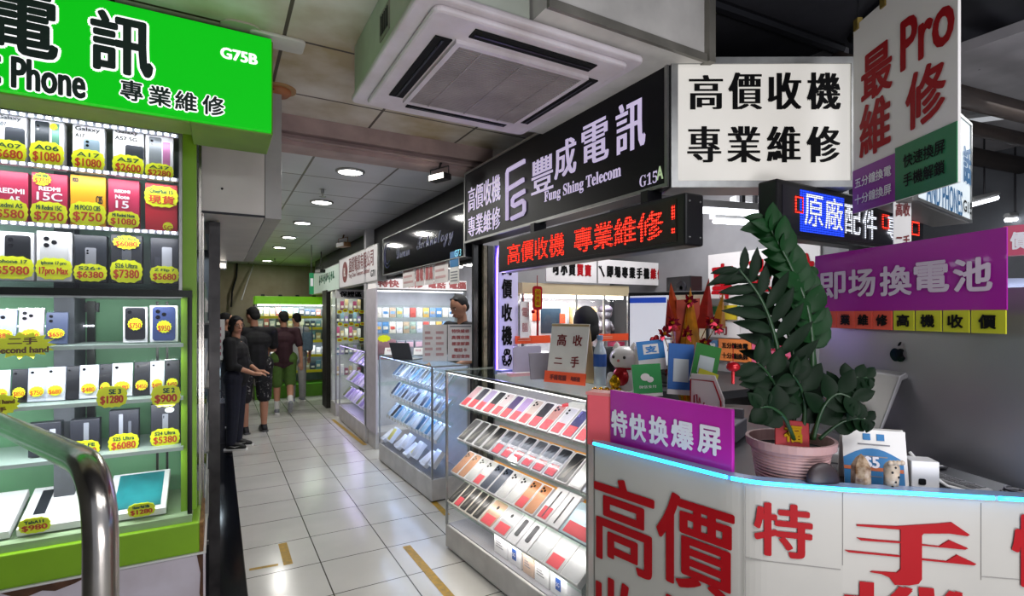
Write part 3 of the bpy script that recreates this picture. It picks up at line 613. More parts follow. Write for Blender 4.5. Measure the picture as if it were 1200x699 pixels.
# paper hanging in front of the led panel
p0 = at(1047, 290, t=1.95); p1 = at(1068, 290, t=1.95)
t, L_ = edge_thing('paper_notice', 'narrow white paper hanging between the led panel and the purple sign', 'notice', p0, p1, 1.80)
MB().box(0, L_, 0, .002, 0, .25).build('sheet', PAPER, t); texts([('高收', L_/2, .19, L_*.8, .05), ('二手', L_/2, .07, L_*.8, .05)], mat('maroon lettering', '#7c2a2a', .5), t, bold=(.002, .002))

# ================================================================== OTHER SHOP SIGNS DOWN THE PASSAGE
o, L_, h = face_sign('shop_sign', 'dark glossy shop sign with thin script lettering and a moon emblem', 'sign', (XS_+.03, 5.66), (XS_+.03, 3.5), 2.02, 2.42, .1, NAVY, mat('glossy black glass', '#0c0c12', .08), .008)
SCR = mat('script lettering', '#3a3f66', .4, emit=.12)
Yd = 5.66; od = lambda *q: onsign(*q, X=XS_+.03, z0=2.02, y0=Yd)
texts([('𝓓𝓻𝓮𝓪𝓶',)+od(462, 484, 285, 300)[:1]+(.19, .42, .11), ('𝓣𝓮𝓬𝓱𝓷𝓸𝓵𝓸𝓰𝔂',)+od(487, 534, 270, 290)[:1]+(.19, .85, .15)], SCR, o, name='script_lettering')
b = MB(); x = od(449, 460, 290, 300)[0]
for rr_, a0, a1 in ((.13, 60, 300), (.09, 40, 320)):
    b.tube([(x+rr_*math.cos(math.radians(a0+(a1-a0)*k/14)), -.003, .2+rr_*math.sin(math.radians(a0+(a1-a0)*k/14))) for k in range(15)], .004, 5)
b.build('emblem', SCR, o)
texts([('G73', L_-.12, .04, .12, .05)], mat('cyan lettering', '#7fd0e0', .5, emit=.8), o, name='unit_number')
o, L_, h = face_sign('shop_sign', 'white shop sign with dark red characters and a maroon oval', 'sign', (1.6, 8.12), (1.6, 5.95), 1.98, 2.41, .1, ALU, mat('lit grey white', '#c9c5c6', .4, emit=.28, noise=.02), .01)
MAR = mat('maroon lettering', '#6c1c24', .5); oy = lambda *q: onsign(*q, X=1.6, z0=1.98, y0=8.12)
texts([('盈超電訊有限公司',)+oy(409, 438, 297, 316)], MAR, o, bold=(.01, .006)); texts([('Ying Chao Telecom Limited', 1.22, .14, 1.15, .075)], MAR, o, bold=(.004, .004), name='latin_lettering'); texts([('G71', 1.95, .10, .2, .08)], INK, o, bold=(.008, .005), name='unit_number')
x, z, w_, h_ = oy(401, 408, 305, 331); ov = MB().prism([(x+.16*math.cos(k*math.pi/12), .22+.15*math.sin(k*math.pi/12)) for k in range(24)], -.006, .0).build('oval_emblem', MAR, o)
texts([('HL', x, .22, .12, .13)], PAPER, ov, -.008, (.012, .01), 'emblem_letters')
o, L_, h = face_sign('shop_sign', 'pale green lit shop sign at the far right end of passage', 'sign', (1.62, 10.9), (1.62, 8.2), 1.97, 2.38, .1, ALU, mat('lit pale green', '#b9c9bd', .4, emit=.35, noise=.02), .01)
b = MB(); 
for i in range(9): b.box(.9+i*.16, .95+i*.16, -.004, 0, .15+.03*(i % 3), .32); b.box(.86+i*.16, 1.0+i*.16, -.004, 0, .2+.04*(i % 2), .235+.04*(i % 2))
b.build('worn_lettering', mat('green lettering', '#2f7d58', .5), o)
t = thing('exit_sign', 'small hanging exit sign with a lit green strip', 'sign', tuple(at(365, 345, Y=8.4)))
MB().box(-.03, .03, -.03, .03, .0, .32).build('casing', mat('lit exit green', '#128a52', .4, emit=.15), t); MB().box(-.02, .02, -.032, -.03, .12, .24).build('figure', LWHITE, t); MB().box(-.005, .005, -.01, .01, .32, .75).build('hanger', DARK, t)
o = spot_lamp(at(515, 208, X=1.35), 'small lit floodlight above the left end of black sign', '#3c3b3a', True, -1.2, .8)
o = spot_lamp(at(402, 287, X=1.45), 'rusty unlit floodlight above the white shop sign', '#7a5c3c', False, -1.3, 1.1)
o = spot_lamp(at(375, 318, X=1.5), 'dark floodlight above the pale green shop sign', '#242322', False, -1.3, 1.0)
p = at(711, 51, Z=2.62); o = spot_lamp(p, 'black floodlight hanging beside the air conditioner over the black sign', '#121213', False, -.35, .62)

struct('trim_14', MB().box(1.70, 1.76, 3.45, 11, 2.0, 2.65), mat('dark fascia', '#18181a', .6))
# ================================================================== GLASS COUNTERS ON THE RIGHT
def counter_case(label, A, B, dep, H, bh, rows_, light, lcol, lining=(), basem=None, lpow=5, name='glass_counter', th=38, rowlen=.18):
    o, L_ = edge_thing(name, label, 'glass counter', A, B)
    bmt = basem or mat('scuffed white base', '#c9c6c4', .4, noise=.1, ns=7)
    MB().box(0, L_, 0, dep, .012, bh).build('base', bmt, o, bevel=.006)
    MB().box(.02, L_-.02, .02, dep-.02, 0, .012).build('foot_plinth', DARK, o)
    MB().box(.02, L_-.02, .015, dep-.02, bh, bh+.006).build('inner_floor', mat('inner floor grey', '#8d8d93', .4), o)
    for n_, q in (('glass_front', (0, L_, .002, .008, bh, H-.012)), ('glass_side', (.002, .008, .008, dep, bh, H-.012)), ('glass_side', (L_-.008, L_-.002, .008, dep, bh, H-.012))):
        MB().box(*q).build(n_, GLASS, o)
    MB().box(0, L_, 0, dep, H-.01, H).build('glass_top', GLASSG, o)
    for x in (0, L_-.014):
        for y in (0, dep-.014): MB().box(x, x+.014, y, y+.014, bh, H-.01).build('post', ALU, o)
    b = MB(); b.box(0, L_, -.002, .012, H-.022, H-.010); b.box(0, .012, .014, dep, H-.022, H-.010); b.box(L_-.012, L_, .014, dep, H-.022, H-.010); b.build('top_rail', ALU, o)
    MB().box(.016, L_-.016, dep-.02, dep-.012, bh, H-.02).build('sliding_door', mat('white sliding door', '#c5c5cc', .4, noise=.05), o)
    b = MB(); b.box(.016, L_-.016, .014, .026, H-.032, H-.022); s = b.build('led_strip', mat('lit strip '+lcol, lcol, .4, emit=light), o)
    area('counter_lamp', (L_/2, .035, H-.035), L_*.95, lpow, lin(lcol)[:3], (math.radians(25), 0, 0), sy=.02, parent=o)
    for i, (y, z) in enumerate(rows_):
        sy_, sz_ = math.cos(math.radians(th)), math.sin(math.radians(th))
        b = MB(); b.M = Matrix.Translation((0, y, z)) @ Matrix.Rotation(math.radians(th), 4, 'X')
        b.box(.03, L_-.03, -.006, rowlen+.02, -.010, -.004); b.box(.03, L_-.03, -.010, -.006, -.010, .012); b.build('shelf', GLASSG, o)
        if i in lining:
            b = MB(); b.M = Matrix.Translation((0, y, z)) @ Matrix.Rotation(math.radians(th), 4, 'X')
            b.box(.30, L_-.04, rowlen+.0, rowlen+.035, -.003, .004); b.build('shelf_lining', mat('amber shelf lining', '#e39a2a', .5), o)
        if i < len(rows_)-1 or True:
            area('counter_lamp', (L_/2, y+.01, z-.02), L_*.92, lpow*.55, lin(lcol)[:3], (math.radians(15), 0, 0), sy=.02, parent=o)
    return o, L_
_P = {}
def lying_box(style, w, l, h, col, pcol, lenses, sticker, bag=False, swirl=False, name='phone_box', tw=.8, tl=.9):
    "a flat box lying on a sloped shelf: x across, y up the slope, z out of it"
    if style in _P: return dup(_P[style])
    o = thing(name, None, None)
    MB().box(-w/2, w/2, 0, l, 0, h).build('carton', mat('carton '+col, col, .35, noise=.03), o, bevel=.0015)
    if pcol:
        p = MB().prismz(rr(0, l/2, w*tw, l*tl, w*.11), h, h+.0012).build('phone_print', mat('phone print '+pcol, pcol, .3, .15, noise=.14), o)
        if lenses:
            b = MB(); r = w*.085
            for i in range(lenses):
                x, y = (-w*.22, l*.86-i*w*.25) if i < 2 else (w*.0, l*.86-w*.125)
                b.prismz([(x+r*math.cos(q*math.pi/5), y+r*math.sin(q*math.pi/5)) for q in range(10)], h+.0012, h+.003)
            b.build('camera_lenses', LENS, p)
        if swirl:
            b = MB()
            for k in range(4):
                a = [(-w*.3+k*w*.10, l*(.08+.02*k)), (-w*.1+k*w*.07, l*.45), (w*(.18+.04*k), l*(.62+.05*k)), (w*.36, l*(.90-.03*k))]
                for i in range(3):
                    (x0, y0), (x1, y1) = a[i], a[i+1]; e = w*.02; b.add([(x0-e, y0, h+.0016), (x0+e, y0, h+.0016), (x1+e, y1, h+.0016), (x1-e, y1, h+.0016)], [(0, 1, 2, 3)])
            b.build('screen_swirl', mat('swirl print', '#9a948c', .35, noise=.3, ns=30), p)
    if sticker:
        MB().box(-w*.36, w*.36, l*.06, l*.40, h+.0015, h+.0025).build('price_sticker', PINK, o)
        if sticker == 2:
            pass
    if bag:
        b = MB()
        for k in range(7):
            x = -w*.4+k*w*.13; b.add([(x, l*(.3+.07*(k % 3)), h+.004), (x+w*.05, l*(.35+.05*(k % 2)), h+.006), (x+w*.16, l*(.72+.06*(k % 3)), h+.004), (x+w*.07, l*.66, h+.006)], [(0, 1, 2, 3)])
        b.build('bag_fold_sheen', mat('bag sheen', '#c9ced6', .6, noise=.05), o)  # pale strips paint the plastic's sheen along its folds
        MB().box(-w*.52, w*.52, -.002, l*1.02, h+.007, h+.008).build('plastic_bag', BAG, o)
    _P[style] = o; return o
def place(o, case, x, y, z, th, label, cat, group):
    o.matrix_basis = case.matrix_basis @ Matrix.Translation((x, y, z)) @ Matrix.Rotation(math.radians(th), 4, 'X')
    return tag(o, label, cat, group)
bpy.context.view_layer.update()
W1 = '#ecebee'
NEAR, LN = counter_case('near glass counter full of boxed phones, with a white scuffed base', (1.357, 3.325), (1.468, 1.892), .41, 1.225, .165, [(.10, .955), (.085, .725), (.045, .50), (.02, .30)], 3, '#fffaf4', (1, 2), lpow=2.3)
bpy.context.view_layer.update(); NM = NEAR.matrix_world.copy()
row1 = [('#e6b9c4', 'pink', 0), ('#4b4858', 'dark', 0), ('#b7a4d0', 'lilac', 0), ('#33313c', 'black', 0), ('#e2cfd4', 'pale pink', 2), ('#5b4b7c', 'violet', 0), ('#c2a6d8', 'light violet', 0), ('#d9c9c4', 'beige triple camera', 3), ('#2c2b36', 'black', 0), ('#c78f86', 'rose', 3), ('#d8d8e2', 'white', 2), ('#3c3f66', 'navy', 2), ('#d3a49a', 'rose gold', 3), ('#cfc0dc', 'pale lilac', 2)]
gn = 'boxed phones in the near glass counter'
for i, (c, nm, ln) in enumerate(row1):
    place(lying_box(('a', c, ln), .088, .195, .022, W1, c, ln, 1), NEAR, .075+i*.0995, .10, .955, 38, f'{nm} phone box with pink sticker, {ORD[i]} from left, top shelf of near counter', 'box', gn)
row2 = [('#15151a', 0, 0, 0, 1)]*4+[('#5a585c', 0, 1, 1, 0), ('#77767b', 0, 1, 1, 0), ('#222126', 0, 1, 1, 0), ('#6a6a6e', 0, 1, 1, 0), ('#3f3f48', 0, 1, 1, 0), ('#2d2d31', 0, 1, 1, 0), ('#17161b', 0, 0, 0, 1), ('#c9cacb', 3, 0, 0, 0), ('#d5d6d8', 3, 0, 1, 0)]
nm2 = ['black framed']*4+['bagged grey', 'bagged light grey', 'bagged black', 'bagged mid grey', 'bagged slate', 'bagged dark', 'large black swirl', 'silver triple camera', 'bagged silver']
for i, (c, ln, st, bg, sw) in enumerate(row2):
    place(lying_box(('b', c, ln, st, bg, sw), .092, .195, .024, W1, c, ln, st, bg, sw, tw=.86, tl=.93), NEAR, .078+i*.107, .085, .725, 38, f'{nm2[i]} phone box, {ORD[i]} from left, second shelf of near counter', 'box', gn)
row3 = [('#c98a5e', 3, 0), ('#c98a5e', 3, 0), ('#d4d4d2', 3, 0), ('#d4d4d2', 3, 1), ('#39445a', 3, 0), ('#39445a', 3, 0), ('#d9d9d8', 3, 0), ('#d9d9d8', 3, 0), ('#c98350', 3, 1), ('#c98350', 3, 0)]
nm3 = ['orange', 'orange', 'silver', 'silver stickered', 'navy', 'navy', 'silver', 'silver', 'orange stickered', 'orange']
for i, (c, ln, st) in enumerate(row3):
    place(lying_box(('c', c, ln, st), .090, .195, .026, W1, c, ln, st, tw=.86, tl=.93), NEAR, .06+i*.0955, .045, .50, 38, f'{nm3[i]} phone box, {ORD[i]} from left, third shelf of near counter', 'box', gn)
for i, st in enumerate((1, 0)):
    o = lying_box(('pen', st), .095, .21, .03, W1, None, 0, st, name='stylus_box'); MB().box(-.004, .004, .02, .19, .03, .033).build('stylus_print', mat('stylus print', '#4a4a4e', .4), o)
    place(o, NEAR, 1.035+i*.10, .045, .50, 38, ['white stylus box with pink sticker beside orange phones', 'white stylus box without sticker, right of the stickered one'][i], 'box', gn)
place(lying_box(('tab', 1), .24, .19, .02, '#a9c2d0', '#bcd2de', 0, 1, name='tablet_box', tw=.96, tl=.96), NEAR, 1.29, .045, .50, 38, 'pale blue tablet box with pink sticker, right end of third shelf', 'box', gn)
for i in range(5):
    place(lying_box(('d', int(i == 1)), .078, .185, .03, '#e6dfd2', '#2a2826', 0, int(i == 1), False, True, tw=.84, tl=.9), NEAR, .055+i*.083, .02, .30, 38, f'cream edged phone box with dark swirl, {ORD[i]} from left, lowest shelf of near counter', 'box', gn)
for i, (c, w, st, lab) in enumerate((('#d9b79a', .15, 1, 'gold tablet box with pink sticker on the lowest shelf'), ('#d2d3d5', .15, 1, 'silver tablet box with pink sticker on the lowest shelf'))):
    o = lying_box(('e', c), w, .18, .035, W1, c, 0, 1, name='tablet_box', tw=.9, tl=.94); b = MB(); b.ball((0, .13, .0365), (.012, .013, .001)); b.build('round_emblem', DARK, o)
    place(o, NEAR, .515+i*.155, .02, .30, 38, lab, 'box', gn)
for i in range(2):
    o = lying_box(('w', 0), .095, .18, .035, W1, None, 0, 0, name='watch_box')
    if i == 0: MB().prismz(rr(0, .1, .035, .11, .012), .035, .037).build('strap_print', mat('watch strap', '#4b4b50', .5), o)
    place(o, NEAR, .80+i*.102, .02, .30, 38, ['white watch box with dark strap print, left one of the pair', 'white watch box with dark strap print, right one of the pair'][i], 'box', gn)
for i, st in enumerate((0, 1, 0)):
    place(lying_box(('f', st), .13, .19, .04, '#f0f0f0', '#e2e3e6', 0, st, name='tablet_box', tw=.92, tl=.94), NEAR, 1.03+i*.135, .02, .30, 38, ['plain white tablet box right of the watch boxes, lowest shelf', 'plain white tablet box with pink sticker, lowest shelf', 'plain white tablet box at the right end, lowest shelf'][i], 'box', gn)
for i, (x, w, c) in enumerate(((.62, .14, '#e9e9ec'), (.765, .13, '#e6e6ea'), (.90, .10, '#d3b9a8'), (1.02, .12, '#ececee'), (1.16, .13, '#e4e6ea'))):
    o = thing('carton_box', ['white upright carton with printed text under the tablet boxes', 'white upright carton with blue label under the watch boxes', 'tan carton under the watch boxes', 'white carton under the plain tablet boxes', 'white carton with blue corner at the bottom right of counter'][i], 'box', tuple((NM @ Vector((x, .05, .172)))), NEAR.rotation_euler.z, 'cartons stacked at the bottom of near counter')
    MB().box(-w/2, w/2, 0, .10, 0, .112).build('carton', mat('carton '+c, c, .4, noise=.04), o, bevel=.002)
    if i in (1, 4): MB().box(-.02, .02, -.002, 0, .03, .09).build('blue_label', mat('blue label', '#1f4f9e', .5), o); texts([('5G', 0, .06, .026, .02)], LWHITE, o, -.004)
    else:
        b = MB(); [b.box(-w*.35, w*.2-.01*k, -.001, 0, .04+.014*k, .046+.014*k) for k in range(4)]; b.build('fine_print', mat('grey print', '#8a8a90', .5), o)
o = thing('pen_holder', 'small red and white packet standing behind the top shelf', 'packet', tuple(NM @ Vector((1.06, .26, 1.07))), NEAR.rotation_euler.z+.4); MB().box(-.05, .05, 0, .05, 0, .04).build('carton', CARD, o); MB().box(-.09, -.05, 0, .05, -.004, .03).build('red_end', PINK, o)

MID, LM = counter_case('middle glass counter glowing cool blue, filled with bagged phones', (1.53, 5.65), (1.574, 4.159), .36, 1.165, .195, [(.14, .93), (.12, .72), (.08, .50)], 4, '#b4ccff', (), lpow=3.2, th=48)
bpy.context.view_layer.update(); MMX = MID.matrix_world.copy()
rnd = random.Random(4)
pal = [('#2f5f86', 'blue'), ('#4e8fc0', 'sky blue'), ('#dfe6ee', 'white'), ('#1d2330', 'black'), ('#8fb7c9', 'pale teal'), ('#3b4a63', 'slate'), ('#bcd0e0', 'ice blue'), ('#5a6f8a', 'steel blue')]  # blue cast of the counter's LED light is mixed into these colours
gm = 'bagged phones in the middle glass counter'
for r, (y, z) in enumerate(((.14, .93), (.12, .72), (.08, .50))):
    for i in range(13):
        c, nm = pal[(i*5+r*3+rnd.randrange(3)) % 8]
        o = lying_box(('m', c), .082, .16, .012, '#d9e2ea', c, 1, 0, tw=.84, tl=.94, name='phone')
        first = c not in [k[1] for k in _P if k[0] == 'mtag'];
        place(o, MID, .085+i*.108, y, z, 48+rnd.uniform(-4, 4), f'{nm} phone, {ORD[i]} from left, {ORD[r]} shelf of middle counter', 'phone', gm)
for r, (y, z) in enumerate(((.14, .93), (.12, .72), (.08, .50))):
    for i in range(16):
        MB().box(.07+i*.088, .125+i*.088, y-.018, y-.016, z-.022, z+.008).build('shelf_ticket', PAPER, MID)
for i in range(12):
    c, nm = [('#e8eaf0', 'white'), ('#cfd6ea', 'pale violet'), ('#e7dc7a', 'yellow printed'), ('#dfe3ee', 'silver'), ('#f0f2f6', 'bright white')][i % 5]
    o = lying_box(('mb', c), .10, .16, .045, '#e8ebf2', c, 0, 0, tw=.8, tl=.8, name='phone_box')
    place(o, MID, .08+i*.118, .03+.03*(i % 2), .215+.02*(i % 3), 34+9*(i % 3), f'{nm} carton, {ORD[i]} from left, on the floor of middle counter', 'box', 'cartons on the floor of the middle counter')

FARC, LF = counter_case('far glass counter with violet light and leaning boxes', (1.60, 8.15), (1.583, 6.49), .45, 1.15, .22, [(.14, .88), (.10, .60), (.05, .36)], 4, '#d0c2ff', (), lpow=2.6, th=48)
bpy.context.view_layer.update()
for r, (y, z) in enumerate(((.14, .88), (.10, .60), (.05, .36))):
    for i in range(7):
        c, nm = [('#c9b9ea', 'lilac'), ('#e4def2', 'white'), ('#7f8f5a', 'green edged'), ('#9a86cc', 'violet')][(i+r) % 4]
        o = lying_box(('far', c), .14, .18, .03, '#dcd6ee', c, 0, 0, tw=.86, tl=.9, name='phone_box')
        place(o, FARC, .16+i*.215, y, z, 46, f'{nm} box, {ORD[i]} from left, {ORD[r]} shelf of far violet counter', 'box', 'leaning boxes in the far counter')

# tall lit cabinet with hanging yellow tags, beyond the far counter
def tall_cabinet(label, A, B, dep, H, bh, shelves, lcol, lp, strip=4):
    o, L_ = edge_thing('tall_cabinet', label, 'cabinet', A, B)
    MB().box(0, L_, 0, dep, .0, bh).build('base', mat('scuffed white base', '#c9c6c4'), o, bevel=.005)
    b = MB()
    for x in (0, L_-.02):
        for y in (0, dep-.02): b.box(x, x+.02, y, y+.02, bh, H)
    b.box(0, L_, 0, dep, H-.02, H); b.build('frame', ALU, o)
    MB().box(.02, L_-.02, dep-.02, dep-.012, bh, H-.02).build('back_panel', mat('pale cabinet back', '#c9ccd2', .5, noise=.1), o)
    for z in shelves: MB().box(.02, L_-.02, .02, dep-.02, z-.006, z).build('shelf', GLASSG, o)
    MB().box(.02, L_-.02, .0, .005, bh, H-.02).build('glass_front', GLASS, o); MB().box(0, .005, .02, dep-.02, bh, H-.02).build('glass_side', GLASS, o)
    MB().box(.03, L_-.03, .02, .035, H-.035, H-.022).build('led_strip', mat('lit strip '+lcol, lcol, .4, emit=strip), o)
    area('cabinet_lamp', (L_/2, .05, H-.04), L_*.9, lp, lin(lcol)[:3], (math.radians(20), 0, 0), sy=.04, parent=o)
    for z in shelves: area('cabinet_lamp', (L_/2, .05, z-.02), L_*.9, lp*.5, lin(lcol)[:3], (math.radians(20), 0, 0), sy=.04, parent=o)
    bpy.context.view_layer.update(); return o, L_
TC, LT = tall_cabinet('tall lit cabinet hung with yellow tags in the passage on the right', (1.60, 8.42), (2.06, 8.42), .4, 1.98, .2, [.62, .95, 1.22, 1.45, 1.66], '#fbffe9', 1.3)
sgn = MB().box(0, LT, -.02, 0, 1.84, 1.98).build('header_board', PAPER, TC); texts([('保證區', LT/2, 1.91, .34, .09)], INK, sgn, -.023, (.01, .008))
TM = TC.matrix_world
for r, z in enumerate((1.66, 1.45, 1.22)):
    for i in range(5):
        o = thing('yellow_tag', f'yellow price tag, {ORD[i]} from left, {ORD[r]} tag row of the tall cabinet', 'tag', tuple(TM @ Vector((.06+i*.085+.01*(r % 2), -.012, z-.03+.02*((i+r) % 2)))), 0, 'yellow tags on the tall cabinet')
        MB().prism(blob(0, 0, .075, .055), -.003, 0).build('card', TAGY, o); MB().box(-.022, .022, -.004, -.003, -.012, .008).build('price_figures', TAGR, o)
for r, z in enumerate((1.66, 1.45, 1.22, .95, .62)):
    for i in range(6):
        c, nm = [('#d8d9de', 'white'), ('#38404f', 'dark'), ('#a24a72', 'magenta'), ('#6f8fa5', 'blue grey'), ('#c8b48f', 'tan'), ('#8d7fb5', 'violet')][(i*2+r) % 6]
        o = thing('accessory_pack', f'{nm} pack, {ORD[i]} from left, {ORD[r]} shelf of tall cabinet', 'pack', tuple(TM @ Vector((.065+i*.066, .14, z+.001))), 0, 'packs in the tall cabinet')
        MB().box(-.026, .026, 0, .03, 0, .11+.03*((i+r) % 3)).build('pack', mat('carton '+c, c, .4, noise=.1), o); MB().box(-.02, .02, -.002, 0, .03, .07).build('label', PAPER, o)

# ================================================================== SCRIPT SIGN SHOP (behind the middle counter)
t2, LU = tall_cabinet('wide lit wall cabinet behind the middle counter, under the red lettered board', (1.615, 6.12), (2.78, 6.12), .35, 1.90, .2, [.75, 1.05, 1.36, 1.555, 1.70], '#f2f4ff', 2.6)
hb = MB().box(0, LU, -.02, .35, 1.90, 2.02).build('header_board', mat('lit board', '#f0ebe8', .5, emit=.25, noise=.02), t2)
texts([('特快', .15, 1.96, .26, .09), ('維修', .46, 1.96, .24, .09), ('電話', .76, 1.96, .24, .09), ('電腦', 1.04, 1.96, .24, .09)], mat('faded red lettering', '#b8605e', .5), hb, -.023, (.012, .008))
b = MB(); b.box(-.02, -.0, -.1, .35, .2, 1.9); b.build('side_pillar', mat('white notice pillar', '#cbc4cc', .5, noise=.06, ns=12), t2)
UM = t2.matrix_world
cols = ['#e7e3d6', '#d9b35c', '#cfd8e6', '#e9e9ec', '#7fa3cf', '#c95b52', '#b9a58c', '#4f86b8', '#dcdcd2', '#9fb4a8']
for r, (z, h_) in enumerate(((1.555, .12), (1.36, .14))):
    for i in range(13):
        c = cols[(i*3+r*4) % 10]
        o = thing('accessory_pack', f'hanging pack, {ORD[i]} from left, {"upper" if r == 0 else "lower"} row of wide wall cabinet', 'pack', tuple(UM @ Vector((.07+i*.086, .12, z+.001))), 0, 'packs in the wide wall cabinet')
        MB().box(-.037, .037, 0, .02, 0, h_).build('pack', mat('pack '+c, c, .4, noise=.2, ns=30), o); MB().box(-.028, .028, -.002, 0, h_*.35, h_*.62).build('label', mat('pack '+cols[(i*7+r) % 10], cols[(i*7+r) % 10], .4, noise=.2, ns=40), o)
o = thing('laptop', 'pink gold laptop lid standing open on the shelf of wall cabinet', 'laptop', tuple(UM @ Vector((.14, .08, 1.051))))
MB().prism(rr(0, .12, .26, .24, .02), 0, .01).build('lid', mat('pink gold metal', '#b48a92', .35, .6), o); MB().ball((0, -.001, .12), (.014, .002, .016)).build('lid_emblem', DARK, o)
for i in range(3):
    o = thing('boxed_tablet', f'grey upright box, {ORD[i]} right of the pink laptop', 'box', tuple(UM @ Vector((.34+i*.115, .10, 1.051))), 0, 'grey upright boxes by the pink laptop'); MB().box(-.05, .05, 0, .08, 0, .22).build('carton', mat('grey carton', '#8f929c', .4), o); MB().box(-.04, .04, -.002, 0, .14, .2).build('label', mat('pink label', '#d9b4c4', .5), o)
for i, (x, h_, c) in enumerate(((.68, .19, '#cdbfe0'), (.80, .14, '#e9e6ee'), (.92, .20, '#d6d2de'))):
    o = thing('carton_box', ['lilac carton behind the posters', 'white carton with dark print behind the posters', 'pale carton behind the shopkeeper'][i], 'box', tuple(UM @ Vector((x, .08, 1.051)))); MB().box(-.055, .055, 0, .1, 0, h_).build('carton', mat('carton '+c, c, .4), o); MB().box(-.03, .03, -.002, 0, .03, .06).build('print', DARK, o)
o = thing('starburst_card', 'yellow starburst card in front of the pink laptop', 'card', tuple(at(450, 397, Y=6.08))); MB().prism(star(0, 0, .17, .09, 11, .8), -.003, 0).build('card', TAGY, o)
struct('wall_partition', MB().box(2.8, 2.9, 3.45, 6.6, 0, 2.65), mat('pale shop wall', '#c9c9ce', .6))
b = MB(); b.box(1.66, 2.9, 3.44, 3.52, 0, 2.65); struct('wall_divider', b, mat('white shop wall', '#bdbcbf', .6))
b = MB(); b.box(1.6, 2.9, 6.5, 6.6, 0, 2.65); struct('wall_divider_far', b, mat('white shop wall', '#bdbcbf', .6))
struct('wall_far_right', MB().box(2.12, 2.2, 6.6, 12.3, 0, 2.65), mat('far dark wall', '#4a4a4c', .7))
MAG = mat('magenta stripes', '#b06a78', .5)
A_ = (1.63, 4.54); B_ = (1.835, 4.46); B2 = (2.06, 4.37)
for (a, b_, nm, ltx) in ((A_, B_, 'white poster with faint red scribbled rows on the middle counter', None), ((1.842, 4.457), B2, 'white poster listing five red services on the middle counter', ['特快維修', '高價收機', '極速解鎖', '電話卡', '歡迎查詢'])):
    o, L_ = edge_thing('poster', nm, 'poster', a, b_, 1.165)
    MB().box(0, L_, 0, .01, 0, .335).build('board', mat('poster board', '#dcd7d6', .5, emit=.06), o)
    if ltx: texts([(s, L_/2, .275-.058*i, L_*(.7 if len(s) > 3 else .52), .036) for i, s in enumerate(ltx)], mat('soft red lettering', '#b5585a', .5), o, bold=(.003, .002)); MB().box(.02, L_-.02, -.002, 0, .312, .325).build('heading', mat('grey print', '#8a8a90', .5), o)
    else:
        b = MB()
        for i in range(5):
            for k in range(2): b.box(.02+k*.1, .02+k*.1+.05+.02*((i+k) % 2), -.002, 0, .25-.05*i, .275-.05*i)
        b.build('faint_lettering', mat('faint red print', '#c9a0a0', .5), o)
p = at(484, 421, Z=1.165); o = thing('laptop', 'dark open laptop on the middle counter', 'laptop', (p.x, p.y, 1.166), 2.2)
MB().box(-.11, .11, 0, .16, 0, .012).build('keyboard_base', ALU, o, bevel=.003)
b = MB(); b.M = Matrix.Translation((0, .16, .012)) @ Matrix.Rotation(math.radians(-20), 4, 'X'); b.box(-.11, .11, 0, .008, 0, .165); b.build('screen', mat('laptop grey', '#4b4e55', .4, .1), o)
p = at(462, 419, Z=1.165)
for i, (px, w) in enumerate(((458, .14), (490, .10))):
    p = at(px, 416, Z=1.165); o = thing('price_stand', ['folded white price stand left of the laptop', 'folded white and pink price stand right of the laptop'][i], 'card', (p.x, p.y, 1.165), -.5)
    b = MB(); b.prismz([(-w/2, 0), (w/2, 0), (w/2, .06), (-w/2, .06)], 0, .004); b.M = Matrix.Rotation(math.radians(-25), 4, 'X'); b.box(-w/2, w/2, 0, .003, 0, .08); b.build('card', PAPER, o); texts([('特快', 0, .045, w*.6, .025)], mat('pink lettering', '#c25a78', .5), o, .01)
for i, (a0, a1, s) in enumerate(((472, 486, ''), (487, 497, '機收'), (498, 508, '價高'), (509, 525, ''))):
    y0 = at(a0, 300, X=1.6).y; y1 = at(a1, 300, X=1.6).y
    o, L_ = edge_thing('paper_banner', f'white paper with {"red characters" if s else "small red rows"}, {ORD[i]} from left, under the script sign', 'banner', (1.6, y0), (1.6, y1), 1.855, 'papers hanging under the script sign')
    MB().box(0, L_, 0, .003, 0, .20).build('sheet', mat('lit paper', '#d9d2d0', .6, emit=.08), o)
    if s: texts([(c, L_*(.28+.46*k), .10, L_*.40, .12) for k, c in enumerate(s)], mat('soft red lettering', '#b5585a', .5), o, bold=(.02, .008))
    else: b = MB(); [b.box(.03, L_-.05-.03*(k % 2), -.002, 0, .04+.055*k, .06+.055*k) for k in range(3)]; b.build('small_rows', mat('faint red print', '#c9a0a0'), o)
y0 = at(527, 300, X=1.58).y; y1 = at(538, 300, X=1.58).y; o, L_ = edge_thing('paper_notice', 'narrow notice with a blue head at the right end of script sign', 'notice', (1.58, y0), (1.58, y1), 1.83)
MB().box(0, L_, 0, .003, 0, .26).build('sheet', PAPER, o); MB().box(.01, L_-.01, -.002, 0, .13, .25).build('blue_head', mat('blue print', '#2a7ab4', .5), o); b = MB(); [b.box(.02, L_-.03, -.002, 0, .02+.022*k, .03+.022*k) for k in range(4)]; b.build('fine_print', mat('grey print', '#8a8a90'), o)
area('hall_lamp', (3.6, 1.0, 2.6), .9, 16, (.97, .98, 1)); area('shop_lamp', (2.3, 5.0, 2.5), .8, 26, (.97, .97, 1)); area('shop_lamp', (2.3, 2.2, 2.55), .7, 20, (.97, .97, 1))
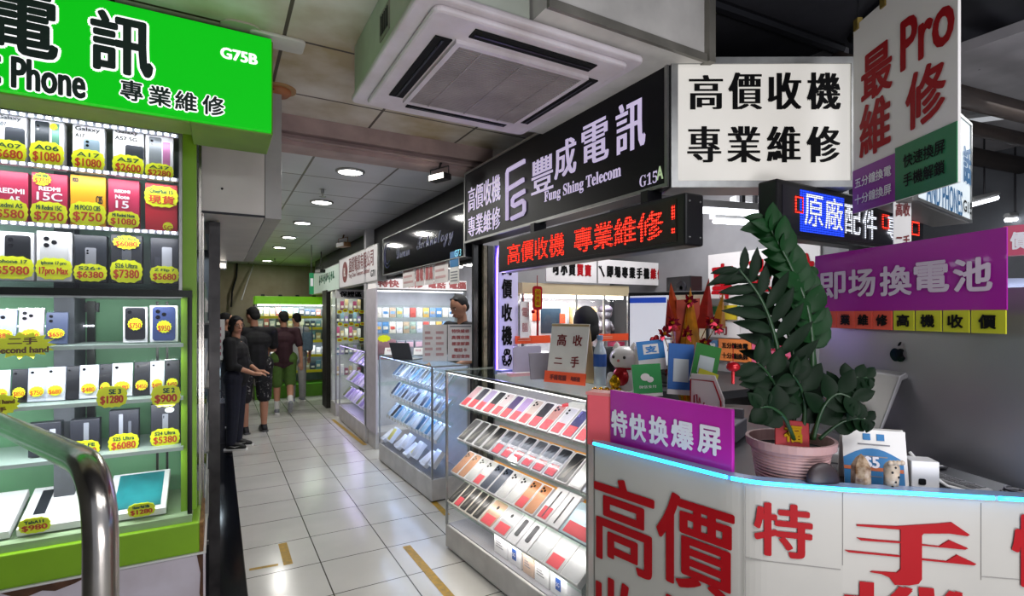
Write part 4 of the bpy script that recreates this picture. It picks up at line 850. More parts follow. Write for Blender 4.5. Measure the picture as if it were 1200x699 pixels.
for i, (px, py) in enumerate(((530, 314), (553, 311))):
    p = at(px, py, Y=5.0); o = thing('downlight', ['round ceiling light inside the script sign shop, left', 'round ceiling light inside the script sign shop, right'][i], 'ceiling light', (p.x, p.y, p.z)); MB().lathe([(0, 0), (.10, 0), (.11, .012)]).build('diffuser', LIT, o); MB().lathe([(.11, .012), (.03, .03), (.03, 2.65-p.z)]).build('stem', ALU, o)
for (px0, px1, y, z1, m, nm) in ((555, 566, 3.44, 2.12, mat('black shutter post', '#161618', .4), 'trim_10'), (567, 571, 3.40, 2.10, mat('aged cream post', '#8f8672', .6, noise=.3, ns=25), 'trim_11'), (572, 578, 3.41, 2.10, mat('black shutter post', '#161618', .4), 'trim_12')):
    x0 = at(px0, 300, Y=y).x; x1 = at(px1, 300, Y=y).x; struct(nm, MB().box(x0, x1, y, y+.03, 0, z1), m)

# ================================================================== BIG WHITE COUNTER IN FRONT
WT = 1.17
CP = [(1.025, 1.287), (1.107, .818), (1.256, .67), (1.469, .49), (1.80, .21), (2.15, -.09)]
def path_smooth():
    P = [Vector(p) for p in CP]; a, b, c = P[0], P[1], P[2]
    p0 = b+(a-b).normalized()*.06; p1 = b+(c-b).normalized()*.05
    out = [a]+[(1-u)**2*p0+2*u*(1-u)*b+u*u*p1 for u in [k/8 for k in range(9)]]+P[2:]
    return out
PS = path_smooth()
def offs(path, d):
    out = []
    for i, p in enumerate(path):
        a = path[max(i-1, 0)]; b = path[min(i+1, len(path)-1)]; t = (b-a).normalized(); out.append(p+Vector((-t.y, t.x))*d)
    return out
def wall_along(path, d0, d1, z0, z1, mb=None):
    mb = mb or MB(); A, B = offs(path, d0), offs(path, d1); n = len(path); vs = []; fs = []
    for a, b in zip(A, B): vs += [(a.x, a.y, z0), (a.x, a.y, z1), (b.x, b.y, z1), (b.x, b.y, z0)]
    for i in range(n-1):
        for k in range(4): fs.append((i*4+k, i*4+(k+1) % 4, (i+1)*4+(k+1) % 4, (i+1)*4+k))
    fs += [(3, 2, 1, 0), tuple((n-1)*4+k for k in range(4))]; return mb.add(vs, fs)
CT = thing('shop_counter', 'white curved shop counter with big red characters and a blue light strip', 'counter', (0, 0, 0))
wall_along(PS, 0, .03, 0, 1.19).build('front_panel', mat('white counter laminate', '#b7b5ae', .4, noise=.04, ns=5, spec=.3), CT)
wall_along(PS, -.004, .034, 1.19, 1.20).build('top_trim', mat('clear acrylic edge', '#8fa6c8', .2), CT)
NEON = mat('blue neon strip', '#5fd0ff', .3, emit=7, ecol='#18a8ff')
def sub(path, s0, s1, n=40):
    L = [0]
    for i in range(len(path)-1): L.append(L[-1]+(path[i+1]-path[i]).length)
    out = []
    for k in range(n+1):
        s = s0+(s1-s0)*k/n; i = max(j for j in range(len(path)-1) if L[j] <= s+1e-9); u = (s-L[i])/(L[i+1]-L[i]); out.append(path[i].lerp(path[i+1], u))
    return out
OP = offs(PS, -.006)
for s0, s1 in ((.0, .435), (.445, .985), (.995, 1.75)):
    MB().tube([(p.x, p.y, 1.196) for p in sub(OP, s0, s1)], .0048, 8).build('neon_strip', NEON, CT, smooth=True)
ins = offs(PS, .03); poly = [(p.x, p.y) for p in ins]+[(2.6, .3), (2.5, 1.25), (2.05, 1.72), (1.35, 1.69)]
MB().prismz(poly, 1.13, WT-.001).build('worktop', mat('dark worktop', '#1d1e24', .35, noise=.1), CT)
MB().prismz([(1.056, 1.292), (1.352, 1.70), (1.332, 1.715), (1.03, 1.30)], 0, 1.19).build('side_panel', mat('white counter laminate', '#dcdad6'), CT)
def seam(i, px, y0, y1, A, B):
    x, z, w_, h_ = onface(A, B, 0, px, px+1.2, y0, y1); return x
def facet_text(A, B, items, bold, name='lettering'):
    d = (Vector(B)-Vector(A)).normalized(); ang = math.atan2(d.y, d.x); M = Matrix.Translation((A[0], A[1], 0)) @ Matrix.Rotation(ang, 4, 'Z')
    return texts([(s,)+onface(A, B, 0, *q) for s, q in items], RED, CT, -.004, bold, name, fx=lambda x, y, z: tuple(M @ Vector((x, y, z))))
A1, B1 = CP[0], CP[1]
facet_text(A1, B1, [('高', (697, 768, 563, 668)), ('價', (770, 864, 585, 697))], (.009, .007)); 
facet_text(A1, B1, [('收', (697, 760, 682, 790)), ('機', (770, 864, 712, 830))], (.009, .007), 'lower_lettering')
facet_text(CP[1], CP[2], [('特', (883, 952, 590, 653))], (.007, .005)); 
facet_text(CP[2], CP[3], [('機', (985, 1150, 686, 770))], (.012, .004), 'lower_lettering')
def facet_polys(A, B, polys, z3=(840, 520, 3.3333)):
    d = (Vector(B)-Vector(A)).normalized(); M = Matrix.Translation((A[0], A[1], 0)) @ Matrix.Rotation(math.atan2(d.y, d.x), 4, 'Z'); b = MB(); b.M = M
    for pl in polys:
        P = []
        for u, v in pl:
            x, z, w_, h_ = onface(A, B, 0, z3[0]+u/z3[2]-.01, z3[0]+u/z3[2]+.01, z3[1]+v/z3[2]-.01, z3[1]+v/z3[2]+.01); P.append((x, z))
        b.prism(P, -.004, -.0005)
    return b.build('lettering', RED, CT)
facet_polys(CP[2], CP[3], [[(545, 315), (700, 322), (860, 312), (915, 307), (985, 355), (975, 360), (905, 350), (805, 350), (798, 358), (798, 528), (785, 546), (750, 552), (692, 550), (672, 522), (640, 508), (597, 501), (605, 497), (650, 500), (700, 503), (715, 490), (715, 335), (545, 321)],
    [(545, 367), (615, 374), (715, 382), (715, 388), (560, 377)], [(798, 392), (865, 400), (905, 376), (978, 408), (966, 413), (798, 397)],
    [(498, 415), (712, 436), (712, 442), (512, 423)], [(798, 448), (895, 458), (935, 433), (1010, 469), (1000, 474), (798, 454)]]); facet_text(CP[3], CP[4], [('快', (1184, 1262, 604, 690))], (.008, .006))
SEAM = mat('panel seam', '#8f8d88', .6)
def seams(A, B, lines):
    d = (Vector(B)-Vector(A)).normalized(); M = Matrix.Translation((A[0], A[1], 0)) @ Matrix.Rotation(math.atan2(d.y, d.x), 4, 'Z')
    for (px0, px1, y0, y1) in lines:
        x, z, w_, h_ = onface(A, B, 0, px0, px1, y0, y1); b = MB(); b.M = M; hw = w_/2 if w_ > .02 else .0007; b.box(x-hw, x+hw, -.0012, .001, z-max(h_/2, .0007), z+max(h_/2, .0007)); b.build('panel_seam', SEAM, CT)
seams(CP[1], CP[2], [(873, 874.3, 570, 760), (874, 985, 661, 662)]); seams(CP[2], CP[3], [(987, 988, 578, 663)]); seams(CP[3], CP[4], [(1149, 1150, 590, 680), (1150, 1262, 680, 681)])

# purple sign on the counter edge
A_ = at(715, 490, t=1.655); B_ = at(858, 490, t=1.312)
o, L_ = edge_thing('purple_sign', 'small purple sign with white characters standing on the counter edge beside the plant', 'sign', A_, B_, WT)
zt = at(716, 457, t=1.655).z
MB().box(0, L_, 0, .012, .0, zt-WT).build('board', mat('purple acrylic', '#c42cae', .25, noise=.03, coat=.2), o, bevel=.002)
rows(o, A_, B_, WT, [('特', (717, 736, 481, 512)), ('快', (738, 758, 485, 517)), ('换', (761, 784, 488, 522)), ('爆', (787, 814, 493, 527)), ('屏', (818, 846, 499, 533))], LWHITE, (.006, .005))
o = thing('red_box', 'translucent pinkish red box at the left end of counter behind the purple sign', 'box', tuple(at(704, 500, t=1.68).xy)+(WT,), -1.1)
MB().box(-.05, .04, 0, .06, 0, .17).build('shell', mat('pink acrylic', '#e0606a', .3, emit=.15), o, bevel=.006); MB().box(-.052, .042, -.002, .062, .165, .175).build('lid', mat('pink lid', '#e88f8a', .3), o)

# silver desktop computer seen from behind
A_ = (1.805, 1.04); B_ = (1.585, .48); zI = 1.205
t, L_ = edge_thing('desktop_computer', 'large silver all in one computer seen from behind with a dark fruit emblem', 'computer', A_, B_, zI)
SIL = mat('silver aluminium', '#9d9ca0', .38, .75, noise=.02)
Hc = 1.66-zI
def dome():
    b = MB(); nx, nz = 16, 12; vs = []; fs = []; w_ = .72
    for j in range(nz+1):
        for i in range(nx+1):
            u, v = i/nx*2-1, j/nz*2-1; d = .030*(1-u*u)**.8*(1-v*v)**.8 if abs(u) < 1 and abs(v) < 1 else 0
            vs.append((w_*(i/nx), -d, Hc*j/nz))
    for j in range(nz):
        for i in range(nx):
            a = j*(nx+1)+i; fs.append((a, a+1, a+nx+2, a+nx+1))
    b.add(vs, fs); b.box(0, w_, .0, .008, 0, Hc); return b
dome().build('back_shell', SIL, t, smooth=False)
for p in t.children[0].data.polygons: p.use_smooth = len(p.vertices) == 4 and abs(p.normal.y) > .5 and p.index < 192
MB().box(.0, .72, .008, .012, 0, Hc).build('screen', mat('dark screen glass', '#101114', .1), t)
x, z, w_, h_ = onface(A_, B_, zI, 1053, 1076, 401, 426)
def logo():
    s = h_; b = MB(); yy0, yy1 = -.0335, -.0315; body = []
    for k in range(40):
        a = 2*math.pi*k/40; r = 1+.06*math.cos(2*a); px_ = math.cos(a)*.40*r; pz = math.sin(a)*.36
        if math.sin(a) > .8: pz -= .10*(math.sin(a)-.8)/.2*max(0, 1-abs(math.cos(a))*1.2)
        if math.sin(a) < -.85: pz += .06*(1-abs(math.cos(a))*2)
        d = math.hypot(px_-.46, pz-.08)
        if d < .20 and px_ > .2:
            px_ = .46-math.sqrt(max(.2**2-(pz-.08)**2, 0))
        body.append((x+px_*s, z-.10*s+pz*s))
    b.prism(body, yy0, yy1)
    b.prism([(x+s*(.02+.12*math.cos(q)-.0+.0)+s*.05*(0), z+s*(.36+.12*math.sin(q))) for q in []] or [(x+.0*s, z+.30*s), (x+.02*s, z+.40*s), (x+.10*s, z+.49*s), (x+.18*s, z+.52*s), (x+.17*s, z+.42*s), (x+.10*s, z+.33*s)], yy0, yy1)
    return b
logo().build('fruit_emblem', mat('gloss black emblem', '#08080a', .1), t)
xs, zs, ws, hs = onface(A_, B_, zI, 1032, 1078, 458, 540)
b = MB(); w2 = .056
prof = [(-.02, .225), (-.035, .235), (-.055, .225), (-.15, .0), (-.142, -.003), (-.046, .212), (-.03, .218)]
for (ya, za), (yb, zb2) in zip(prof, prof[1:]): pass
b.add([(xs+sx_*w2, y, z+.0) for sx_ in (-1, 1) for y, z in prof], [tuple(range(7)), tuple(range(13, 6, -1))]+[(i, i+7, (i+1) % 7+7, (i+1) % 7) for i in range(7)])
b.build('stand_neck', mat('stand aluminium', '#8f8e90', .35, .75), t, bevel=.003)
MB().box(xs-w2, xs+w2, -.16, .1, WT-zI+.001, WT-zI+.01).build('stand_foot', mat('stand aluminium', '#8f8e90'), t, bevel=.003)
# purple battery sign and coloured cards taped along the computer's top
As, Bs = tuple(Vector(A_)+Vector((-.931, .365))*.04), tuple(Vector(B_)+Vector((-.931, .365))*.04)
q = onface(As, Bs, 0, 956, 1180, 300, 365); x0 = onface(As, Bs, 0, 955, 957, 300, 365)[0]; x1 = onface(As, Bs, 0, 1180, 1182, 300, 365)[0]
zb = onface(As, Bs, 0, 957, 961, 300, 365); zlo, zhi = zb[1]-zb[3]/2, zb[1]+zb[3]/2
d = (Vector(Bs)-Vector(As)).normalized(); S0 = Vector(As)+d*x0; S1 = Vector(As)+d*x1
o, L_ = edge_thing('purple_sign', 'big purple battery sign with white characters taped on top of the silver computer', 'sign', S0, S1, zlo)
MB().box(0, L_, -.003, .0, 0, zhi-zlo).build('board', mat('purple plastic', '#9a1a92', .25, noise=.03, coat=.3), o)
rows(o, S0, S1, zlo, [('即', (962, 993, 319, 351)), ('场', (996, 1028, 315, 348)), ('換', (1033, 1071, 311, 347)), ('電', (1073, 1115, 306, 343)), ('池', (1119, 1166, 302, 342))], mat('pale lilac lettering', '#cdbccf', .5), (.006, .005), -.006)
for i, (c, pa, pb, col, nm) in enumerate((('專', 962, 982, '#d9503a', 'orange'), ('業', 982, 1003, '#d9503a', 'orange'), ('維', 1003, 1024, '#d9503a', 'orange'), ('修', 1024, 1047, '#d9503a', 'orange'), ('高', 1048, 1073, '#b9bb22', 'yellow'), ('機', 1074, 1105, '#b9bb22', 'yellow'), ('收', 1106, 1138, '#b9bb22', 'yellow'), ('價', 1139, 1181, '#b9bb22', 'yellow'))):
    a = Vector(As)+d*onface(As, Bs, 0, pa, pa+.5, 366, 384)[0]; b_ = Vector(As)+d*onface(As, Bs, 0, pb-.5, pb, 366, 384)[0]
    o, L_ = edge_thing('card', f'{nm} card with the character {c} under the purple battery sign', 'card', a, b_, zlo-.054, 'coloured cards under the purple battery sign')
    MB().box(0.001, L_-.001, -.004, -.001, 0, .054).build('card', mat('card '+nm, col, .6, noise=.04), o); texts([(c, L_/2, .027, min(.040, L_*.62), .034)], INK, o, -.006, (.003, .003))

# potted plant
pc = at(926, 513, t=1.345); t = thing('potted_plant', 'tall dark green glossy plant in a pale pink pot on the counter', 'plant', (pc.x, pc.y, WT))
POT = mat('pale pink pot', '#b58f8c', .5, noise=.04); zr = pc.z-WT
b = MB(); prof = [(.0, 0), (.078, 0), (.080, .004)]
for k in range(9):
    f_ = .01+k*(zr-.04)/9; rr_ = .080+.016*f_/zr; prof += [(rr_+.0018, f_+.002), (rr_, f_+(zr-.04)/9-.002)]
prof += [(.098, zr-.022), (.104, zr-.02), (.106, zr), (.098, zr), (.094, zr-.03), (.0, zr-.032)]
b.lathe(prof, n=36).build('pot', POT, t, smooth=False)
MB().lathe([(0, zr-.024), (.093, zr-.028)], n=24).build('soil', mat('dark soil', '#1b1512', .9, noise=.3, ns=60), t)
LEAF = mat('glossy dark leaf', '#081f0c', .5, noise=.25, ns=9, spec=.12); LEAF2 = mat('mid green leaf', '#0d3514', .45, noise=.2, ns=9, spec=.15); STEM = mat('green stem', '#1a3d1c', .4, noise=.15)
def leaflet(b, p, d, up, L, w):
    d = d.normalized(); s = d.cross(up).normalized(); n = s.cross(d).normalized(); vs = []; fs = []
    prof = [(0, .06), (.12, .5), (.3, .92), (.5, 1), (.7, .8), (.87, .42), (1, .02)]
    for u, k in prof:
        c = p+d*(L*u)-n*(L*.18*u*u); vs += [c-s*(w*k)+n*(w*.35*k), c, c+s*(w*k)+n*(w*.35*k)]
    for i in range(len(prof)-1):
        a = i*3; fs += [(a, a+1, a+4, a+3), (a+1, a+2, a+5, a+4)]
    m = len(vs); vs2 = vs+[v-n*.0015 for v in vs]; fs2 = fs+[tuple(m+i for i in reversed(f)) for f in fs]
    b.add(vs2, fs2)
loc0 = Vector((pc.x, pc.y, WT))
RV = Vector((R2.x, R2.y, 0)); FV = Vector((F2.x, F2.y, 0)); UP = Vector((0, 0, 1))
def frond(pts, n, L, w, start=.25, m=LEAF, r=.007, seed=0, spread=1.0):
    "pts as (right, towards viewer, up) in metres from the pot centre"
    rn = random.Random(seed); P = [RV*a-FV*b_+UP*c for a, b_, c in pts]; path = []
    for i in range(len(P)-1):
        a, b_, c, d_ = P[max(i-1, 0)], P[i], P[i+1], P[min(i+2, len(P)-1)]
        for k in range(6): s = k/6; path.append(.5*((2*b_)+(-a+c)*s+(2*a-5*b_+4*c-d_)*s*s+(-a+3*b_-3*c+d_)*s**3))
    path.append(P[-1]); N_ = len(path)
    o = MB().tube(path, [r*(1-.72*i/(N_-1)) for i in range(N_)], 8).build('stem', STEM, t, smooth=True)
    b = MB()
    for k in range(n):
        u = start+(1-start)*k/(n-1); x = u*(N_-1); i = min(int(x), N_-2); p = path[i].lerp(path[i+1], x-i); tg_ = (path[i+1]-path[i]).normalized()
        side = tg_.cross(FV).normalized()*(1 if k % 2 else -1); sc = 1-.35*max(0, (u-.6)/.4)
        dd = side*spread+tg_*.75-FV*rn.uniform(-.25, .35); nn = (-FV+UP*.35).normalized()
        leaflet(b, p, dd, nn, L*sc*rn.uniform(.88, 1.1), w*sc)
    leaflet(b, path[-1], (path[-1]-path[-3])+side*.1, -FV, L*.75, w*.7)
    b.build('leaflets', m, o, smooth=True)
S_ = 1.345/FPX
def pp(px, py, dv=0): return ((px-926)*S_*(1-dv/1.345), dv, EYE-(py-HOR)*S_*(1-dv/1.345)-WT)
frond([pp(935, 515, .02), pp(944, 440, .03), pp(938, 370, .04), pp(915, 315, .05), pp(884, 262, .06)], 26, .085, .026, .36, LEAF2, .010, 1, .55)
frond([pp(920, 515, .03), pp(905, 450, .05), pp(890, 395, .07), pp(868, 350, .09), pp(840, 316, .10)], 16, .11, .016, .30, LEAF, .008, 2, 1.0)
frond([pp(928, 515, .0), pp(932, 440, .0), pp(922, 385, .0), pp(905, 345, .0), pp(885, 318, -.01)], 14, .105, .017, .35, LEAF, .007, 3, 1.0)
frond([pp(915, 515, .05), pp(895, 470, .08), pp(875, 440, .10), pp(855, 425, .12)], 9, .085, .022, .3, LEAF, .006, 4)
frond([pp(940, 515, .04), pp(950, 480, .06), pp(965, 452, .07), pp(985, 443, .07), pp(1000, 443, .07)], 9, .048, .018, .35, LEAF, .006, 5)
frond([pp(945, 515, .06), pp(962, 497, .08), pp(978, 491, .09), pp(995, 493, .09)], 9, .042, .016, .25, LEAF, .005, 6)
frond([pp(912, 515, .07), pp(893, 490, .10), pp(872, 478, .12), pp(856, 478, .13)], 7, .065, .026, .3, LEAF, .006, 7)
frond([pp(938, 515, .02), pp(955, 440, .0), pp(952, 390, -.01), pp(953, 350, -.02), pp(955, 318, -.03)], 14, .055, .02, .4, LEAF2, .007, 8)
frond([pp(928, 515, .05), pp(925, 480, .07), pp(915, 455, .09), pp(900, 440, .11)], 9, .08, .022, .2, LEAF, .006, 9)
frond([pp(935, 515, .07), pp(940, 480, .09), pp(955, 462, .1), pp(975, 470, .11)], 9, .07, .022, .2, LEAF, .006, 10)
pk = at(929, 521, t=1.27); o = thing('red_card', 'red card with a gold character stuck into the plant pot', 'card', (pk.x, pk.y, pk.z-.008), -YAW); o.rotation_euler = (-.2, math.radians(5), -YAW)
MB().box(-.042, .042, 0, .006, 0, .065).build('card', mat('red paper', '#8f1218', .6), o, bevel=.002); texts([('福', 0, .033, .046, .042)], GOLD, o, -.003, (.003, .003))
pk = at(859, 430, t=1.22); o = thing('red_ornament', 'tiny red lantern ornament hanging among the lower leaves', 'ornament', tuple(pk)); MB().ball((0, 0, 0), (.016, .016, .012)).build('lantern', REDF, o, smooth=True); MB().tube([(0, 0, -.01), (0, 0, -.04)], .004, 6).build('tassel', REDF, o); MB().tube([(0, 0, .011), (0, 0, .05)], .001, 5).build('thread', REDF, o)

# stones, tent card, boxes and cable on the counter edge
zc = WT
p = at(964, 566, t=1.232); o = thing('dark_stone', 'flat dark rounded stone leaning on the pink pot', 'stone', (p.x, p.y, WT), -YAW)
b = MB(); b.ball((0, 0, .036), (.040, .014, .042), 16, 12); b.build('stone', mat('dark brown stone', '#33272a', .45, noise=.3, ns=30), o, smooth=True)
A_ = at(990, 560, t=1.30); B_ = at(1066, 560, t=1.25); zt = at(1003, 503, t=1.3).z
o, L_ = edge_thing('tent_card', 'folded white and blue tent card advertising five dollars', 'card', A_, B_, zc)
hh = zt-zc; lean = math.radians(-14)
def tilt(b): b.M = Matrix.Rotation(lean, 4, 'X'); return b
b = tilt(MB()); b.box(0, L_, 0, .003, 0, hh); b.build('front_leaf', PAPER, o)
b = MB(); b.M = Matrix.Translation((0, .09, 0)) @ Matrix.Rotation(math.radians(15), 4, 'X'); b.box(0, L_, -.003, 0, 0, hh*1.01); b.build('rear_leaf', PAPER, o)
b = tilt(MB()); b.prism([(0.0, .0), (L_*.94, .0), (L_*.94, hh*.5)]+[(L_*(.94-.94*k/10), hh*(.5+.18*math.sin(math.pi*k/10))) for k in range(1, 10)]+[(0, hh*.5)], -.002, 0); b.build('blue_field', mat('blue print', '#1a55a0', .5), o)
b = tilt(MB()); b.box(0, L_*.93, -.003, -.002, hh*.30, hh*.36); b.build('orange_band', mat('orange print', '#c96a3a', .5), o)
b = tilt(MB()); b.box(L_*.33, L_*.45, -.002, 0, hh*.82, hh*.93); b.box(L_*.55, L_*.67, -.002, 0, hh*.82, hh*.93); b.build('round_logos', mat('blue print', '#1a55a0'), o)
Mx = Matrix.Rotation(lean, 4, 'X'); tf = lambda x, y, z: tuple(Mx @ Vector((x, y, z)))
texts([('$5', L_*.44, hh*.43, .034, .032)], LWHITE, o, -.004, (.003, .002), 'price_figures', tf)
b = tilt(MB()); b.box(L_*.25, L_*.75, -.002, 0, hh*.735, hh*.755); b.box(L_*.3, L_*.7, -.003, -.002, hh*.53, hh*.55); b.box(L_*.3, L_*.6, -.003, -.002, hh*.2, hh*.215); b.build('fine_print', mat('grey print', '#8a8a90'), o)
p = at(1009, 570, t=1.235); o = thing('crystal', 'brown pointed crystal standing in front of the tent card', 'crystal', (p.x, p.y, zc), -YAW)
b = MB(); prof = [(.0, 0), (.018, .0), (.021, .03), (.020, .07), (.011, .088), (.0, .098)]
b.lathe(prof, n=7); b.build('crystal', mat('citrine brown', '#6b4a2c', .2, noise=.35, ns=50, col2='#c9b59a'), o)
p = at(1044, 570, t=1.215); o = thing('ceramic_paw', 'small cream speckled paw shaped ornament in front of the tent card', 'ornament', (p.x, p.y, zc), -YAW)
b = MB(); b.cap((0, 0, .012), (.002, 0, .07), .014, .016); b.ball((-.016, -.006, .012), (.02, .018, .012)); [b.ball((-.01+k*.009, -.012, .085), .006) for k in range(4)]
b.build('paw', mat('cream ceramic', '#cbb9a4', .4, noise=.25, ns=60), o, smooth=True)
b = MB(); [b.ball((-.006+.007*(k % 3), -.014, .03+.011*k), (.003, .002, .003), 6, 5) for k in range(5)]; b.build('spots', DARK, o)
p = at(1084, 574, t=1.25); o = thing('gadget_box', 'small white gadget box with a black square icon beside the computer stand', 'box', (p.x, p.y, zc), -YAW-.25)
MB().box(-.028, .03, 0, .05, 0, .075).build('carton', CARD, o, bevel=.002); MB().prism(rr(-.006, .026, .015, .015, .004), -.002, 0).build('icon', BLACK, o)
p = at(985, 540, t=1.42); o = thing('gadget_box', 'flat white box lying behind the tent card next to the plant pot', 'box', (p.x, p.y, zc), -YAW-.6)
MB().box(-.05, .06, 0, .09, 0, .045).build('carton', CARD, o, bevel=.002); MB().box(-.03, .03, -.001, 0, .018, .022).build('fine_print', mat('grey print', '#8a8a90'), o)
P = [at(1066, 530, t=1.30), at(1085, 552, t=1.27), at(1110, 570, t=1.24), at(1140, 578, t=1.21)]; P = [Vector((q.x, q.y, max(q.z, WT+.006))) for q in P]
tag(MB().tube([P[0].lerp(P[1], k/4) for k in range(4)]+[P[1].lerp(P[2], k/4) for k in range(4)]+[P[2].lerp(P[3], k/4) for k in range(5)], .004, 8).build('cable', WHITE, smooth=True), 'white cable running from the computer stand along the counter', 'cable')
p = at(1120, 556, t=1.31); o = thing('keyboard', 'pale flat keyboard lying under the silver computer', 'keyboard', (p.x, p.y, zc), -1.95)
MB().box(-.07, .07, -.026, .026, 0, .010).build('body', mat('pale keyboard', '#b4b4b6', .4), o, bevel=.003); b = MB(); [b.box(-.065+i*.026, -.045+i*.026, -.02+j*.014, -.01+j*.014, .010, .012) for i in range(5) for j in range(3)]; b.build('keys', mat('grey keys', '#77777a', .5), o)
b = MB()
for k in range(3): b.tube([(.03*math.cos(a)+k*.02, .022*math.sin(a), .004+k*.004) for a in [i*math.pi/9 for i in range(19)]], .003, 6)
p = at(1185, 584, t=1.22); o = b.build('coiled_cable', mat('grey cable', '#6a6a72', .4), None, smooth=True); o.location = (p.x, p.y, zc); tag(o, 'grey coiled cable lying on the counter below the computer', 'cable')

# ================================================================== INSIDE THE BLACK SIGN SHOP
WX = 3.0
b = MB(); b.box(WX, WX+.1, 1.62, 3.5, 0, 3.1); struct('wall_shop_side', b, mat('shop side wall', '#8f8e90', .6))
b = MB(); b.box(1.66, 3.0, 1.5, 3.44, 2.62, 2.66); struct('ceiling_shop', b, mat('shop ceiling', '#9c9c9c', .6, noise=.1))
# vertical sign with violet neon on the pillar
YP = 3.0
def onY(px0, px1, pa, pb, Y):
    xm, ym = (px0+px1)/2, (pa+pb)/2; a = at(px0, ym, Y=Y).x; b_ = at(px1, ym, Y=Y).x; return ((a+b_)/2, (at(xm, pa, Y=Y).z+at(xm, pb, Y=Y).z)/2, b_-a, at(xm, pa, Y=Y).z-at(xm, pb, Y=Y).z)
x0 = at(585, 350, Y=YP).x; x1 = at(607, 350, Y=YP).x
t = thing('vertical_sign', 'tall white pillar sign with black characters and a recycling mark', 'sign', (x0, YP, 1.227))
MB().box(0, x1-x0, 0, .03, 0, .80).build('board', mat('neon tinted white board', '#c9c3e2', .5, emit=.12, noise=.03), t)  # white board; the neon's violet tint and glow are put into its colour
it = []
for c, a, b_ in (('價', 306, 349), ('收', 356, 377), ('機', 382, 405), ('♻', 409, 430)):
    x, z, w_, h_ = onY(587.5, 600, a, b_, YP); 
    if c == '價': z, h_ = onY(587.5, 600, 327, 350, YP)[1], onY(587.5, 600, 327, 350, YP)[3]
    it.append((c, x-x0, z-1.227, w_, h_))
x, z, w_, h_ = onY(587.5, 600, 300, 323, YP); it.append(('高', x-x0, z-1.227, w_, h_))
texts(it, INK, t, bold=(.008, .006))
xn = at(582.5, 350, Y=YP-.03).x
t = thing('neon_tube', 'upright violet neon tube beside the vertical pillar sign', 'lamp', (xn, YP-.03, 1.24))
MB().tube([(0, 0, .0), (0, 0, .72), (.008, 0, .78), (.03, .0, .82)], .007, 8).build('tube', mat('violet neon', '#b9b4ff', .3, emit=6, ecol='#7a5cff'), t, smooth=True); MB().box(-.012, .012, .008, .028, 0, .8).build('holder', mat('violet holder', '#5a4f9a', .4), t)
area('neon_glow', (0, -.06, .4), .05, 2.2, (.45, .35, 1), (math.pi/2, 0, math.pi), sy=.7, parent=t)
# header banner
for i, (p0, p1, s, q) in enumerate(((640, 699, '可小買買賣', None), (701, 785, '即場專業手機維修', None))):
    x0 = at(p0, 320, Y=2.98).x; x1 = at(p1, 320, Y=2.98).x
    t = thing('banner', ['white banner with black and red characters left of the repair banner', 'white banner about phone repair with wrench icons inside the shop'][i], 'banner', (x0, 2.98, 1.822)); L_ = x1-x0
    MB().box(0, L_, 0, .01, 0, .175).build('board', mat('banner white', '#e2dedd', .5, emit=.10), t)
    n = len(s); k = 3 if i == 0 else 6; pit = L_*.8/n
    texts([(c, L_*.1+pit*(j+.5), .088, pit*.88, .085) for j, c in enumerate(s[:k])], INK, t, bold=(.012, .006)); texts([(c, L_*.1+pit*(j+k+.5), .088, pit*.88, .085) for j, c in enumerate(s[k:])], RED, t, bold=(.012, .006), name='red_lettering')
    if i: 
        for sgn_, xx in ((1, .035), (-1, L_-.035)):
            b = MB(); b.tube([(xx-.018*sgn_, -.003, .12), (xx+.018*sgn_, -.003, .05)], .006, 6); b.tube([(xx-.03*sgn_, -.003, .125), (xx-.022*sgn_, -.003, .11), (xx-.01*sgn_, -.003, .125)], .005, 6); b.build('wrench_icon', INK, t)
# lit glass wall cabinet inside
xa = at(612, 400, Y=3.0).x; xb = at(737, 400, Y=3.0).x
t = thing('wall_cabinet', 'cream topped lit glass cabinet inside the shop behind the folded sign', 'cabinet', (xa, 3.0, 0)); L_ = xb-xa
CRM = mat('cream board', '#c9b894', .5, noise=.05)
MB().box(0, L_, 0, .32, 1.735, 1.81).build('top_board', CRM, t); MB().box(0, L_, 0, .32, 0, 1.0).build('base', mat('cabinet lower', '#a9a4aa', .5), t)
MB().box(0, L_, .31, .33, 1.0, 1.735).build('back_panel', mat('mirror back', '#b9b9c2', .3, noise=.1), t)
for z in (1.19, 1.43): MB().box(.01, L_-.01, .02, .3, z-.012, z).build('shelf', GLASSG, t)
MB().box(0, L_, 0, .004, 1.0, 1.735).build('glass_front', GLASS, t)
b = MB(); 
for x in (0, L_*.47, L_*.74, L_-.012): b.box(x, x+.012, -.004, .012, 1.0, 1.735)
b.build('post', ALU, t)
MB().box(.02, L_-.02, .04, .06, 1.71, 1.73).build('led_strip', mat('lit strip warm', '#ffffff', .4, emit=8), t)
area('cabinet_lamp', (L_/2, .08, 1.70), L_*.9, 7, (1, .98, .96), (math.radians(10), 0, 0), sy=.06, parent=t); area('cabinet_lamp', (L_/2, .06, 1.40), L_*.9, 4, (1, .98, .96), (math.radians(10), 0, 0), sy=.06, parent=t)
ORG = mat('orange red band', '#e8542e', .5, emit=.12)
for i, (a, b_) in enumerate(((604, 645), (703, 737))):
    x0, x1 = at(a, 395, Y=2.985).x, at(b_, 395, Y=2.985).x; o = thing('shelf_band', ['orange red band on the cabinet shelf left of folded sign', 'orange red band on the cabinet shelf right of the bottle'][i], 'band', (x0, 2.985, 1.40)); MB().box(0, x1-x0, 0, .006, 0, .052).build('band', ORG, o); b = MB(); [b.box(.02, .02+.35*(x1-x0), -.001, 0, .02+.012*k, .024+.012*k) for k in range(2)]; b.build('fine_print', mat('pale print', '#f0b9a0'), o)
